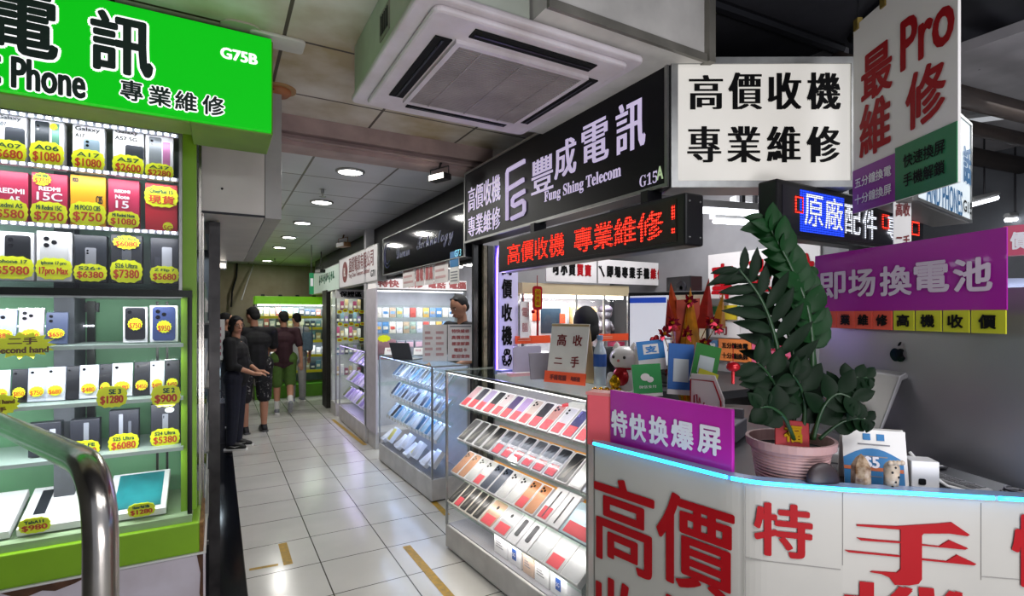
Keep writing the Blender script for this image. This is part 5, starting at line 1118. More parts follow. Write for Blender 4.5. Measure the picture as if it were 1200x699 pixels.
o = thing('computer_box', 'white computer carton with a dark screen picture in the inner cabinet', 'box', (at(642, 380, Y=3.1).x, 3.1, 1.431)); MB().box(-.14, .16, 0, .15, 0, .25).build('carton', CARD, o); MB().box(-.06, .11, -.003, 0, .03, .21).build('screen_print', mat('screen print', '#2a3c4c', .3), o); MB().box(-.13, -.07, -.004, 0, .12, .20).build('red_sticker', ORG, o); MB().box(.10, .15, -.004, 0, .10, .17).build('red_sticker', ORG, o)
o = thing('wooden_frame', 'small light wooden frame on the inner cabinet shelf', 'frame', (at(684, 365, Y=3.12).x, 3.12, 1.431)); b = MB(); b.box(-.12, .12, 0, .02, .2, .22); b.box(-.12, -.10, 0, .02, 0, .2); b.box(.10, .12, 0, .02, 0, .2); b.build('frame', mat('light wood', '#b98f5a', .5), o); MB().box(-.1, .1, .005, .015, 0, .2).build('panel', mat('frame panel', '#d9d0c0', .5), o)
o = thing('figurine_case', 'clear case with a silver grey figurine at the right of the inner cabinet', 'figurine', (at(714, 370, Y=3.1).x, 3.10, 1.431)); b = MB(); b.cap((0, .05, .03), (0, .05, .11), .045, .035); b.ball((0, .05, .17), (.055, .05, .055)); b.cap((-.05, .05, .10), (-.06, .03, .05), .015); b.cap((.05, .05, .10), (.06, .03, .05), .015); b.build('figurine', mat('silver grey vinyl', '#8f8d97', .3, .3), o, smooth=True); MB().box(-.085, .085, -.02, .12, 0, .27).build('case', GLASS, o); MB().ball((0, .048, .2), (.06, .055, .04)).build('cap', mat('dark vinyl', '#4c4654', .4), o)
for i, (px, w, h_, c, nm) in enumerate(((618, .12, .11, '#e9e6ea', 'white flat carton on the lower inner shelf, left'), (636, .10, .14, '#cfc9d8', 'pale lilac carton on the lower inner shelf'), (700, .09, .13, '#7f1f38', 'dark red packet by the cabinet right end'), (728, .07, .19, '#8d2442', 'tall dark red box at the right end of inner cabinet'), (655, .14, .10, '#b9b4c0', 'grey carton behind the folded sign'))):
    o = thing('carton_box', nm, 'box', (at(px, 420, Y=3.1).x, 3.1, 1.191)); MB().box(-w/2, w/2, 0, .12, 0, h_).build('carton', mat('carton '+c, c, .4), o); MB().box(-w*.3, w*.3, -.002, 0, h_*.3, h_*.6).build('label', PAPER, o)
p = at(622, 432, t=3.0); o = thing('laptop', 'silver white laptop lid standing on the counter by pillar sign', 'laptop', (at(618, 432, Y=2.75).x, 2.75, 1.23)); MB().prism(rr(0, .085, .2, .17, .012), 0, .008).build('lid', mat('silver white lid', '#c9c2d8', .35, .4), o); MB().ball((.03, -.001, .08), (.012, .002, .013)).build('lid_emblem', DARK, o); MB().box(-.1, .1, .008, .05, 0, .008).build('base', ALU, o)
xp = at(615, 370, Y=2.97); o = thing('paper_notice', 'narrow white notice with two red characters on cabinet glass', 'notice', (xp.x, 2.97, 1.44)); MB().box(-.035, .035, 0, .003, 0, .24).build('sheet', PAPER, o); texts([('電', 0, .17, .045, .06), ('腦', 0, .07, .045, .06)], mat('soft red lettering', '#b5585a'), o)
xp = at(630, 345, Y=2.93); o = thing('red_tassel', 'red hanging good luck tassel with gold centre in front of inner cabinet', 'ornament', (xp.x, 2.93, 1.455))
MB().prism(rr(0, .25, .075, .16, .02), 0, .006).build('plaque', REDF, o); MB().prism(rr(0, .25, .045, .12, .01), -.003, 0).build('gold_plaque', GOLD, o); texts(vtext('福祿壽', 0, .30, .028, .028, .036), REDF, o, -.005); b = MB(); b.tube([(0, 0, .17), (0, 0, .0)], .008, 6); b.build('tassel', REDF, o); MB().tube([(0, .003, .33), (0, .003, .40)], .003, 5).build('cord', REDF, o); b = MB(); b.ball((-.035, 0, .16), .014); b.build('knot', REDF, o)
# folded sign, tablet, bottle on the near counter's top
TOPZ = 1.2255
A_ = at(640, 446, t=2.86); B_ = at(684, 449, t=2.70)
o, L_ = edge_thing('folded_sign', 'white folded board with red characters and orange foot on the near counter', 'sign', A_, B_, TOPZ)
hh = .325; ln = math.radians(-10); tf_ = Matrix.Rotation(ln, 4, 'X'); b = MB(); b.M = tf_; b.box(0, L_, 0, .006, 0, hh); b.build('front_leaf', mat('sign white', '#e6e2de', .5, emit=.04), o)
b = MB(); b.M = Matrix.Translation((0, .125, 0)) @ Matrix.Rotation(math.radians(12), 4, 'X'); b.box(0, L_, -.006, 0, 0, hh*1.0); b.build('rear_leaf', mat('card back', '#b9a078', .6), o)
b = MB(); b.M = tf_; b.box(-.01, L_+.01, -.008, 0, 0, .062); b.build('orange_foot', ORG, o)
DRED = mat('dark red lettering', '#7c1a1e', .5); g_ = lambda x, y, z: tuple(tf_ @ Vector((x, y, z)))
texts([('高', L_*.32, .235, .062, .066), ('收', L_*.74, .235, .06, .06), ('二', L_*.28, .12, .055, .034), ('手', L_*.72, .12, .055, .06)], DRED, o, -.003, (.004, .003), fx=g_); texts([('手機電腦', L_*.34, .03, .11, .03), ('均新機', L_*.80, .03, .06, .026)], mat('maroon lettering', '#6c1c24'), o, -.0105, (.003, .003), 'foot_lettering', g_)
p = at(645, 440, t=3.0); o = thing('tablet_stand', 'grey tablet leaning on a stand on the near counter', 'tablet', (p.x-.02, p.y, TOPZ), -.3)
b = MB(); b.M = Matrix.Rotation(math.radians(-18), 4, 'X'); b.box(-.10, .12, 0, .008, 0, .155); b.build('tablet', mat('tablet grey', '#7c7880', .4, .4), o, bevel=.003); b = MB(); b.prism([(-.02, 0), (.10, 0), (.06, .08)], .0, -.02); b.build('stand', DARK, o)
p = at(703, 440, t=2.72); o = thing('water_bottle', 'clear water bottle with blue label and cap behind the folded sign', 'bottle', (p.x, p.y, TOPZ))
MB().lathe([(.0, 0), (.03, 0), (.033, .01), (.031, .05), (.033, .09), (.033, .17), (.030, .185), (.014, .225), (.013, .24)]).build('bottle', mat('clear plastic', '#b9c6d2', .08, noise=.02), o, smooth=True); MB().lathe([(.0345, .10), (.0345, .165)]).build('label', mat('blue label', '#2a4fa8', .4, noise=.2, ns=30), o); MB().lathe([(0, .262), (.016, .262), (.016, .238), (0, .238)]).build('cap', mat('light blue cap', '#7fa3d0', .4), o)
for i, (px, py, tt, w) in enumerate(((596, 434, 3.2, .07), (612, 437, 3.15, .09), (590, 425, 3.25, .05))):
    p = at(px, py, t=tt); o = thing('flat_packet', ['flat pale packet by the vertical sign foot on near counter', 'flat pinkish packet on the near counter top', 'small blue flat packet on near counter left end'][i], 'packet', (p.x, p.y, TOPZ+.0), -.5+i*.4); MB().box(-w, w, -.03, .03, 0, .012+.006*i).build('packet', mat(['pale packet', 'pinkish packet', 'blue packet'][i], ['#d8d4da', '#d9a9b0', '#6f7fb5'][i], .4), o); MB().box(-w*.6, w*.6, -.02, .02, .012+.006*i, .0135+.006*i).build('label', PAPER, o)
# lucky cat
p = at(734, 455, t=2.5); t = thing('lucky_cat', 'white beckoning cat ornament with red bib seen from the side', 'ornament', (p.x, p.y, TOPZ), -1.2); t.scale = (1.12, 1.12, 1.12)
PORC = mat('white porcelain', '#dcd8d4', .15, noise=.03)
b = MB(); b.ball((0, .01, .062), (.062, .07, .062), 16, 12); b.ball((0, -.015, .145), (.066, .058, .052), 18, 12); b.cap((.062, -.01, .08), (.075, -.03, .185), .019, .022); b.cap((-.05, -.05, .03), (-.04, -.06, .07), .018); b.build('body', PORC, t, smooth=True)
for s_ in (-1, 1):
    MB().lathe([(.020, 0), (.012, .02), (0, .034)], (s_*.04, -.01, .182), 8).build('ear', PORC, t); MB().ball((s_*.025, -.068, .152), (.007, .004, .007), 8, 6).build('eye', BLACK, t)
MB().ball((0, -.073, .138), .006, 8, 6).build('nose', mat('pink nose', '#c96a6a'), t); MB().ball((0, -.052, .07), (.038, .02, .04)).build('red_bib', REDF, t, smooth=True); MB().lathe([(.045, .098), (.052, .104), (.045, .110)], (0, -.005, 0)).build('red_collar', REDF, t); MB().ball((-.02, -.066, .05), (.028, .012, .03)).build('gold_coin', GOLD, t, smooth=True)
p = at(712, 452, t=2.46); o = thing('gold_trinket', 'little red and gold trinkets row at the end of near counter top', 'ornament', (p.x, p.y, TOPZ), -.5); b = MB(); [b.ball((-.06+.028*k, .0, .014), (.015, .012, .014), 8, 6) for k in range(5)]; b.build('bead_row', GOLD, o, smooth=True); b = MB(); [b.ball((-.046+.028*k, -.006, .01), .009, 8, 6) for k in range(4)]; b.build('red_beads', REDF, o, smooth=True)
p = at(757, 398, t=2.30); o = thing('red_flower', 'small red flower ornament above the cat', 'ornament', tuple(at(768, 402, t=1.95))); b = MB(); [b.ball((.018*math.cos(a), 0, .018*math.sin(a)), (.013, .008, .013), 8, 6) for a in [i*1.2566 for i in range(5)]]; b.build('petals', REDF, o, smooth=True); MB().ball((0, -.006, 0), .008, 8, 6).build('centre', GOLD, o); MB().tube([(0, 0, -.015), (0, 0, -(at(768, 402, t=1.95).z-WT))], .002, 5).build('stem', STEM, o)
# display stand for payment signs: a small shelf behind the purple sign
sh0 = at(735, 480, t=1.95); sh1 = at(862, 480, t=1.72)
t, L_ = edge_thing('display_stand', 'low grey stand behind the purple sign holding payment boards', 'stand', sh0, sh1, WT); MB().box(0, L_, 0, .16, 0, .06).build('top', mat('grey stand', '#6c6a72', .5), t, bevel=.004); MB().box(.01, L_-.01, .145, .16, .06, .09).build('rear_lip', mat('grey stand', '#6c6a72'), t)
def qr(px0, px1, pt, pb, tt, col, label, kind, lean=8, roll=0):
    a = at(px0, pb, t=tt); b_ = at(px1, pb, t=tt); o, L_ = edge_thing('payment_sign', label, 'sign', a, b_, a.z, None); hh = at(px0, pt, t=tt).z-a.z
    o.rotation_euler = (math.radians(-lean), math.radians(roll), o.rotation_euler.z)
    MB().box(0, L_, 0, .006, 0, hh).build('board', PAPER, o); m = mat('print '+col, col, .45)
    MB().box(.0, L_, -.002, 0, hh*(.1 if kind != 'top' else .38), hh).build('colour_field', m, o)
    if kind == 'wechat':
        b = MB(); b.prism([(L_*.44+.16*L_*math.cos(q*math.pi/8), hh*.6+.13*L_*math.sin(q*math.pi/8)) for q in range(16)], -.004, -.002); b.prism([(L_*.6+.12*L_*math.cos(q*math.pi/8), hh*.52+.10*L_*math.sin(q*math.pi/8)) for q in range(16)], -.0045, -.002); b.build('bubbles_mark', PAPER, o); texts([('微信支付', L_/2, hh*.3, L_*.6, hh*.09)], LWHITE, o)
    elif kind == 'top':
        b = MB(); b.box(L_*.22, L_*.78, -.004, -.002, hh*.55, hh*.88); b.build('white_square', PAPER, o); texts([('支', L_/2, hh*.71, L_*.42, hh*.24)], m, o, -.006, (.003, .003))
    else:
        b = MB(); b.box(L_*.2, L_*.8, -.004, -.002, hh*.25, hh*.7); b.build('pale_square', mat('pale field', '#d5e0e2', .5), o)
    return o
qr(750, 782, 401, 436, 1.92, '#1f7fc8', 'white and blue payment board with a square mark above the green one', 'top', 8, -6)
qr(743, 777, 428, 466, 1.86, '#1f9a48', 'green payment board with two speech bubbles', 'wechat', 8, -3)
qr(782, 812, 402, 462, 1.84, '#2f6fc0', 'blue payment board under the tinsel flowers', 'x', 8, 4)
qr(808, 838, 400, 446, 1.80, '#2f8f35', 'tilted green payment board at the right of tinsel flowers', 'x', 8, 14)
qr(812, 836, 430, 458, 1.76, '#d5cf2a', 'yellow leaflet leaning below the tilted green board', 'x', 10, 20)
a = at(806, 472, t=1.72); b_ = at(848, 475, t=1.62); o, L_ = edge_thing('hand_sign', 'white house shaped board with a red outlined hand', 'sign', a, b_, WT); hh = at(830, 440, t=1.66).z-WT
MB().prism([(0, 0), (L_, 0), (L_, hh*.7), (L_*.75, hh), (L_*.1, hh)], 0, .006).build('board', PAPER, o); b = MB(); b.tube([(L_*x, -.003, hh*z) for x, z in ((.2, .45), (.2, .7), (.28, .72), (.3, .5), (.36, .68), (.42, .5), (.48, .62), (.5, .4), (.3, .3), (.2, .45))], .002, 5); b.tube([(L_*x, -.003, hh*z) for x, z in ((.08, .3), (.1, .92), (.74, .92), (.94, .66), (.95, .3))], .0022, 5); b.build('red_outline', RED, o)
# festive pineapple of folded paper with tinsel flowers
bp = at(803, 470, t=2.02); t = thing('festive_pineapple', 'red and gold paper pineapple with tinsel flowers on wires', 'ornament', (bp.x, bp.y, WT+0.0), -YAW)
zz = lambda py: EYE-(py-HOR)*2.02/FPX-WT; xx = lambda px: (px-803)*2.02/FPX
b = MB(); b.tube([(0, 0, .0), (0, 0, zz(420))], .012, 8); b.build('stem', GOLD, t)
for i, (px, pt, pb, w, m) in enumerate(((792, 331, 385, 26, 'o'), (823, 326, 385, 26, 'r'), (806, 337, 420, 30, 'g'), (784, 350, 388, 18, 'r'), (834, 343, 384, 18, 'g'))):
    c = {'o': '#c24a1e', 'r': '#a5261c', 'g': '#c8831e'}[m]; x0, z0, z1 = xx(px), zz(pb), zz(pt); w_ = w*2.02/FPX; lean_ = (-.02 if px < 800 else .02) if px != 806 else 0
    b = MB(); y = -.015*i; b.add([(x0-w_*.5, y, z0), (x0, y-.03, z0), (x0+w_*.5, y, z0), (x0, y+.03, z0), (x0+lean_, y, z1)], [(0, 1, 4), (1, 2, 4), (2, 3, 4), (3, 0, 4), (3, 2, 1, 0)]); b.build('paper_cone', mat('festive paper '+c, c, .35, .2, noise=.2, ns=30), t)
b = MB(); b.prism([(-.045, zz(415)), (.045, zz(415)), (.05, zz(350)), (-.04, zz(352))], -.02, .02); b.build('red_body', mat('festive orange', '#b03a1a', .4), t)
rn = random.Random(3)
for (px, py) in ((798, 354), (779, 378), (822, 376), (796, 390), (815, 400), (780, 408), (802, 413), (777, 432), (792, 445), (813, 428), (829, 383), (822, 440), (770, 390)):
    c = Vector((xx(px), -.09, zz(py))); b = MB()
    for k in range(9):
        a = k*.7+rn.random(); d_ = Vector((math.cos(a), -.4, math.sin(a)))*rn.uniform(.018, .034); s_ = Vector((-math.sin(a), 0, math.cos(a)))*.007
        b.add([c, c+d_*.55+s_, c+d_, c+d_*.55-s_], [(0, 1, 2, 3)])
    f_ = b.build('tinsel_flower', mat('red tinsel', '#9a1430', .2, .7, noise=.3, ns=60), t); MB().ball(c+Vector((0, -.012, 0)), .007, 8, 6).build('gold_centre', GOLD, f_)
    MB().tube([c+Vector((0, .01, 0)), Vector((c.x*.5, -.02, c.z*.7)), (0, 0, .03)], .0018, 5).build('wire', GOLD, f_)
# screen, black speaker and posters on the side wall
a = at(736, 442, t=2.95); b_ = at(830, 442, t=2.7); o, L_ = edge_thing('white_screen', 'large white screen with a blue bar and flowered calendar behind the pineapple', 'screen', a, b_, 1.27)
hh = .45; MB().box(0, L_, .0, .03, 0, hh).build('frame', BLACK, o, bevel=.005); MB().box(.012, L_*.55, -.003, 0, .05, hh-.02).build('lit_page', mat('lit screen white', '#e2e4ee', .4, emit=.5, noise=.01), o); MB().box(.012, L_*.5, -.005, -.003, hh-.06, hh-.03).build('blue_bar', mat('lit blue', '#2a4fc0', .4, emit=.4), o); MB().box(L_*.55, L_-.012, -.003, 0, .05, hh-.02).build('flowered_page', mat('calendar paper', '#d9cfae', .5, emit=.12, noise=.1, ns=25, col2='#d9a9a0'), o); b = MB(); [b.box(.2, .27, -.006, -.004, .19+.02*k, .198+.02*k) for k in range(2)]; b.build('fine_print', mat('grey print', '#8a8a90'), o); MB().box(L_*.4, L_*.6, .03, .06, -.05, .2).build('stand', BLACK, o); MB().box(L_*.3, L_*.7, -.05, .12, -.06, -.05).build('stand_foot', BLACK, o)
t = thing('side_desk', 'dark desk along the shop side wall under the white screen', 'desk', (0, 0, 0)); MB().box(1.96, 2.98, 1.75, 2.45, 1.17, 1.21).build('desk_top', mat('dark desk', '#2b2a2c', .5), t); MB().box(2.94, 2.98, 1.75, 2.45, 0, 1.17).build('rear_panel', mat('dark desk', '#2b2a2c'), t); MB().box(1.96, 2.0, 2.41, 2.45, 0, 1.17).build('leg', mat('dark desk', '#2b2a2c'), t); MB().box(1.96, 2.0, 1.75, 1.8, 0, 1.17).build('leg', mat('dark desk', '#2b2a2c'), t)
p0 = at(796, 345, X=2.9); o = thing('speaker', 'black box speaker on a shelf above the white screen', 'speaker', (2.86, p0.y-.08, 1.70)); MB().box(-.06, .06, -.11, .11, 0, .16).build('cabinet', BLACK, o, bevel=.006); b = MB(); b.M = Matrix.Translation((-.061, -.03, .08)) @ Matrix.Rotation(math.pi/2, 4, 'Y'); b.lathe([(.05, 0), (.045, -.006), (.015, .0), (0, .0)]); b.build('driver', DARK, o, smooth=True)
o = thing('wall_shelf', 'narrow shelf of papers on the side wall under the black speaker', 'shelf', (2.86, p0.y-.1, 1.655)); MB().box(-.14, .139, -.25, .3, 0, .045).build('board', mat('shelf grey', '#6d6b69', .5), o); MB().box(-.12, .1, -.2, .08, .045, .0449+.03).build('paper_stack', PAPER, o)
X_ = 2.985
def poster(label, pa, pb, y0, y1, items, bg='#dcd8d6', band=None, cat='poster', name='wall_poster', off=0, m_=None):
    ya = at(pa, 350, X=X_).y; yb = at(pb, 350, X=X_).y; xm = (pa+pb)/2; z1 = at(xm, y0, X=X_).z; z0 = at(xm, y1, X=X_).z
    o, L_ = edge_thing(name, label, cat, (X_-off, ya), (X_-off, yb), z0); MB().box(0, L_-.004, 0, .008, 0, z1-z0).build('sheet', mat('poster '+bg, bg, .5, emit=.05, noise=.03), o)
    if band: zb0 = at(xm, band[1], X=X_).z-z0; zb1 = at(xm, band[0], X=X_).z-z0; MB().box(0, L_-.004, -.002, 0, zb0, zb1).build('green_band', mat('green band', '#1fa45c', .5), o)
    for s, qa, qb, ra, rb, m in items:
        a_ = at(qa, 350, X=X_).y; b_ = at(qb, 350, X=X_).y; xm_ = (qa+qb)/2; texts([(s, ya-(a_+b_)/2, (at(xm_, ra, X=X_).z+at(xm_, rb, X=X_).z)/2-z0, abs(a_-b_), at(xm_, ra, X=X_).z-at(xm_, rb, X=X_).z)], m, o, -.004, (.016, .012) if rb-ra > 30 else (.004, .003))
    return o
poster('white wall poster with a red character beside the pineapple, green band', 830, 868, 297, 396, [('專', 834, 861, 309, 357, RED), ('高', 837, 853, 372, 393, DRED)], band=(359, 369))
poster('white wall poster with a red character behind the left plant fronds', 868, 914, 292, 397, [('業', 874, 906, 304, 355, RED), ('價', 880, 900, 370, 393, DRED)], band=(359, 368))
poster('white wall poster behind the tall plant stem', 914, 962, 286, 397, [('維', 922, 955, 297, 352, RED), ('收', 926, 948, 370, 392, DRED)], band=(357, 367))
poster('yellow camera warning sticker on the wall posters', 850, 865, 358, 375, [], '#c9b01c', cat='sticker', name='warning_sticker', off=.012)
poster('orange notice listing quick battery change under the posters', 842, 881, 398, 424, [('五分鐘換電', 846, 877, 402, 409, INK), ('十分鐘換屏', 846, 877, 414, 421, INK)], '#e8843c', cat='notice', name='paper_notice')
poster('pink notice behind the plant under the posters', 881, 932, 397, 430, [('快速換屏', 885, 925, 401, 411, RED), ('手機解鎖', 885, 925, 416, 426, RED)], '#e86a8c', cat='notice', name='paper_notice')
poster('small blue headed label left of the orange notice', 828, 841, 399, 424, [('1號', 830, 839, 402, 409, LWHITE)], '#4f86b8', cat='notice', name='paper_notice')
for i, (px, py, tt) in enumerate(((870, 250, 2.7), (885, 262, 3.05), (905, 243, 3.3))):
    p = at(px, py, t=tt); o = thing('tube_light', ['bright fluorescent tube under the white light box, front', 'bright fluorescent tube under the white light box, rear', 'far fluorescent tube behind the white light box'][i], 'ceiling light', tuple(p), -.25); MB().tube([(-.28, 0, 0), (.28, 0, 0)], .013, 8).build('tube', TUBE, o); MB().box(-.29, .29, -.03, .03, .015, .05).build('fitting', mat('white fitting', '#d0d0d0', .4), o); MB().box(-.01, .01, -.01, .01, .05, 2.62-p.z).build('hanger', DARK, o)
# right hand background: dark ceiling pipes, tubes, pink sign, shelf unit
b = MB(); b.box(3.1, 6, -.5, 3.0, 2.85, 2.9); struct('ceiling_right', b, mat('grey ceiling panel', '#b4b1b2', .6, noise=.1))
for i, (pA, pB, z, r) in enumerate((((820, 0), (985, 58), 3.05, .03), ((1000, 45), (1040, 5), 3.05, .03))):
    a = at(*pA, Z=z); b_ = at(*pB, Z=z); tag(MB().tube([a, b_], r, 8).build('ceiling_pipe', DARK), ['dark ceiling strut crossing above the white light box', 'short dark ceiling strut beside the hanging banner'][i], 'pipe')
for i, (y, z, r) in enumerate(((1.2, 2.62, .05), (1.5, 2.66, .04), (1.9, 2.70, .06))):
    tag(MB().tube([(2.2, y, z), (5.2, y-.4, z)], r, 10).build('ceiling_pipe', mat('brown pipe', '#3a302a', .6, noise=.2), smooth=True), ['dark brown ceiling pipe nearest the hanging banner', 'dark brown ceiling pipe in the middle on the right', 'thick dark brown ceiling pipe farthest on the right'][i], 'pipe')
for i, (pA, pB, tt) in enumerate((((1126, 70), (1168, 57), 2.6), ((1128, 143), (1176, 137), 3.0), ((1138, 240), (1168, 232), 3.6), ((1180, 258), (1199, 256), 3.8))):
    a = at(*pA, t=tt); b_ = at(*pB, t=tt*1.05); o = thing('tube_light', ['upper fluorescent tube right of the hanging banner', 'second fluorescent tube right of the hanging banner', 'fluorescent tube right of the blue lettered light box', 'short fluorescent tube at the right frame edge'][i], 'ceiling light', tuple((a+b_)/2)); d = (b_-a)/2
    MB().tube([-d, d], .016, 8).build('tube', TUBE if i != 1 else mat('dim tube', '#c9ccd0', .4, emit=.5), o); MB().tube([-d+Vector((0, 0, .03)), d+Vector((0, 0, .03))], .022, 6).build('fitting', GREY, o); MB().tube([(0, 0, .03), (0, 0, 2.85-((a+b_)/2).z)], .006, 5).build('hanger', DARK, o)
a = at(1176, 300, t=2.2); b_ = at(1230, 300, t=2.1); o, L_ = edge_thing('shop_sign', 'pink shop sign with white characters cut by the right frame edge', 'sign', a, b_, at(1180, 300, t=2.2).z); MB().box(0, L_, 0, .05, 0, .125).build('board', mat('pink sign', '#c2506c', .5, emit=.12), o); texts([('價', .045, .06, .05, .075), ('收', .105, .06, .055, .075)], LWHITE, o, bold=(.005, .004))
a = at(1150, 400, t=2.5); b_ = at(1290, 400, t=2.4); o, L_ = edge_thing('shelf_unit', 'lit bluish shelf unit far behind the computer at the right edge', 'shelf', a, b_, 0); MB().box(0, L_, .2, .22, 0, 1.78).build('back_panel', mat('bluish back', '#7f87a0', .5), o)
for z in (1.3, 1.5, 1.7): MB().box(0, L_, 0, .2, z, z+.015).build('shelf', PAPER, o)
area('shelf_lamp', (L_/2, .05, 1.77), L_, 3, (.85, .88, 1), sy=.05, parent=o)
M_ = Matrix.Translation(o.location) @ Matrix.Rotation(o.rotation_euler.z, 4, 'Z')
p = at(1197, 385, t=1.95); q = thing('white_plush', 'white plush toy head peeking in at the right frame edge', 'toy', tuple(p), -1.0); b = MB(); b.ball((0, 0, .08), (.05, .045, .05), 16, 10); b.ball((0, 0, .0), (.055, .05, .06), 16, 10); b.build('body', mat('white plush', '#cfcccc', .9, noise=.1, ns=60), q, smooth=True); MB().ball((-.03, -.03, .07), (.018, .012, .014)).build('muzzle', mat('pale muzzle', '#b9a9a4', .8), q, smooth=True); MB().box(-.05, .05, -.04, .04, -.2, -.05).build('box_base', CARD, q); MB().box(-.03, .03, -.03, .03, -(p.z-WT), -.2).build('stand', DARK, q)

# ================================================================== END OF THE PASSAGE
xa, xb = .60, 2.06; YE = 10.75
t = thing('kiosk_cabinet', 'bright lime green framed shop display at the end of the passage', 'cabinet', (xa, YE, 0)); L_ = xb-xa
LG = mat('bright lime panel', '#8ae012', .4, emit=.25)
MB().box(0, L_, -.05, .5, 1.78, 1.93).build('canopy', LG, t, bevel=.006)
[MB().box(.1+.3*i, .16+.3*i, -.07, .02, 1.93, 1.96).build('canopy_clip', DARK, t) for i in range(5)]
MB().box(0, L_, -.02, .5, 0, .24).build('base', mat('lime base', '#5fa01a', .5), t); MB().box(0, L_, .45, .5, .26, 1.78).build('back_panel', mat('dim display back', '#7d8a92', .5, noise=.2, ns=6), t)
b = MB(); b.box(0, .04, 0, .5, .26, 1.78); b.box(L_-.04, L_, 0, .5, .26, 1.78); b.build('side_frame', ALU, t)
KZ = [.5, .8, 1.08, 1.33, 1.55]
for z in KZ: s = MB().box(.04, L_-.04, .02, .45, z-.02, z).build('shelf', GLASSG, t); MB().box(.04, L_-.04, .0, .02, z-.04, z+.01).build('yellow_strip', mat('yellow price strip', '#c9c31c', .5, emit=.1), s)
MB().box(.05, L_-.05, .05, .07, 1.755, 1.775).build('led_strip', mat('lit strip warm', '#ffffff', .4, emit=8), t)
area('kiosk_lamp', (L_/2, .1, 1.74), L_*.9, 15, (1, 1, 1), (math.radians(15), 0, 0), sy=.06, parent=t); area('kiosk_lamp', (L_/2, .06, 1.05), L_*.9, 5, (.95, .97, 1), (math.radians(15), 0, 0), sy=.06, parent=t)
rn = random.Random(11)
for r, z in enumerate(KZ):
    for i in range(13):
        c = rn.choice(['#cfd3da', '#4a5a78', '#d9c7a0', '#6fa0b8', '#b56a6a', '#e6e6ea', '#3c4048', '#9aa57a']); h_ = .12+.06*rn.random()
        o = thing('accessory_pack', f'small pack, {ORD[i]} from left, {ORD[4-r]} shelf from the top of the end display', 'pack', (xa+.10+i*.104, YE+.12, z+.001), 0, 'packs in the end of passage display'); MB().box(-.042, .042, 0, .04, 0, h_).build('pack', mat('pack '+c, c, .4, noise=.2, ns=30), o); MB().box(-.03, .03, -.002, 0, h_*.3, h_*.6).build('label', PAPER, o)
b = MB(); b.box(1.60, 1.72, 9.2, 9.6, 0, 2.0); struct('trim_13', b, mat('dark rusty post', '#221c19', .6, noise=.25))
b = MB(); b.box(1.66, 2.1, 9.0, 9.05, 0, 1.97); struct('wall_green', b, mat('lime side wall', '#6fae1c', .5, emit=.05))
t = thing('wall_cable', 'black cable looping down the beige end wall', 'cable', (0, 0, 0)); P = [at(278, 308, Y=12.25), at(277, 325, Y=12.25), at(272, 342, Y=12.2), at(271, 360, Y=12.2)]; MB().tube(P, .02, 6).build('cable', BLACK, t); MB().tube([at(300, 303, Y=12.2), at(290, 330, Y=12.0), at(283, 352, Y=11.8)], .012, 6).build('conduit', GREY, t)
# shops along the left of the passage: a lit counter glowing behind the woman, poster and lamp
t = thing('side_counter', 'bluish lit glass counter at the left behind the woman', 'glass counter', (-.05, 7.3, 0)); MB().box(-.6, .13, 0, .45, 0, .5).build('base', mat('dark blue base', '#161b33', .3), t)
for q in ((-.6, .13, .0, .006, .5, 1.0), (.124, .13, .006, .45, .5, 1.0)): MB().box(*q).build('glass_side', GLASS, t)
MB().box(-.6, .13, 0, .45, 1.0, 1.008).build('glass_top', GLASSG, t); area('counter_lamp', (-.2, .2, .98), .6, 5, (.75, .9, 1), sy=.3, parent=t)
for i in range(4):
    for j in range(3):
        o = thing('phone_box', f'pale leaning box, {ORD[i]} in {ORD[j]} row of the counter behind the woman', 'box', (-.50+i*.14, 7.38+.02*j, .505+.15*j), 0, 'boxes in the counter behind the woman'); o.rotation_euler = (math.radians(40), 0, 0); MB().box(0, .11, 0, .15, 0, .02).build('carton', mat('icy carton', '#c9dbe6', .4), o); MB().box(.01, .1, .01, .14, .02, .022).build('print', mat(['icy print', 'green print', 'grey blue print'][j], ['#9cc2d8', '#8fbf6a', '#8f9fb0'][j], .4), o)
o = thing('poster', 'white poster with red rows standing behind the woman', 'poster', (-.12, 7.62, 1.009)); MB().box(0, .2, 0, .01, 0, .52).build('board', PAPER, o); b = MB(); [b.box(.03, .16, -.002, 0, .06+.08*k, .10+.08*k) for k in range(5)]; b.build('red_rows', MAG, o)
o = thing('wall_lamp', 'small white box lamp under the duct at the left', 'lamp', tuple(at(256, 315, Y=5.75))); MB().box(-.07, .07, 0, .12, 0, .12).build('housing', WHITE, o, bevel=.01); MB().box(-.06, .06, -.003, 0, .01, .05).build('lens', mat('lit lens', '#ffffff', emit=5), o); MB().box(-.01, .01, .05, .07, .12, .12+.3).build('bracket', DARK, o)
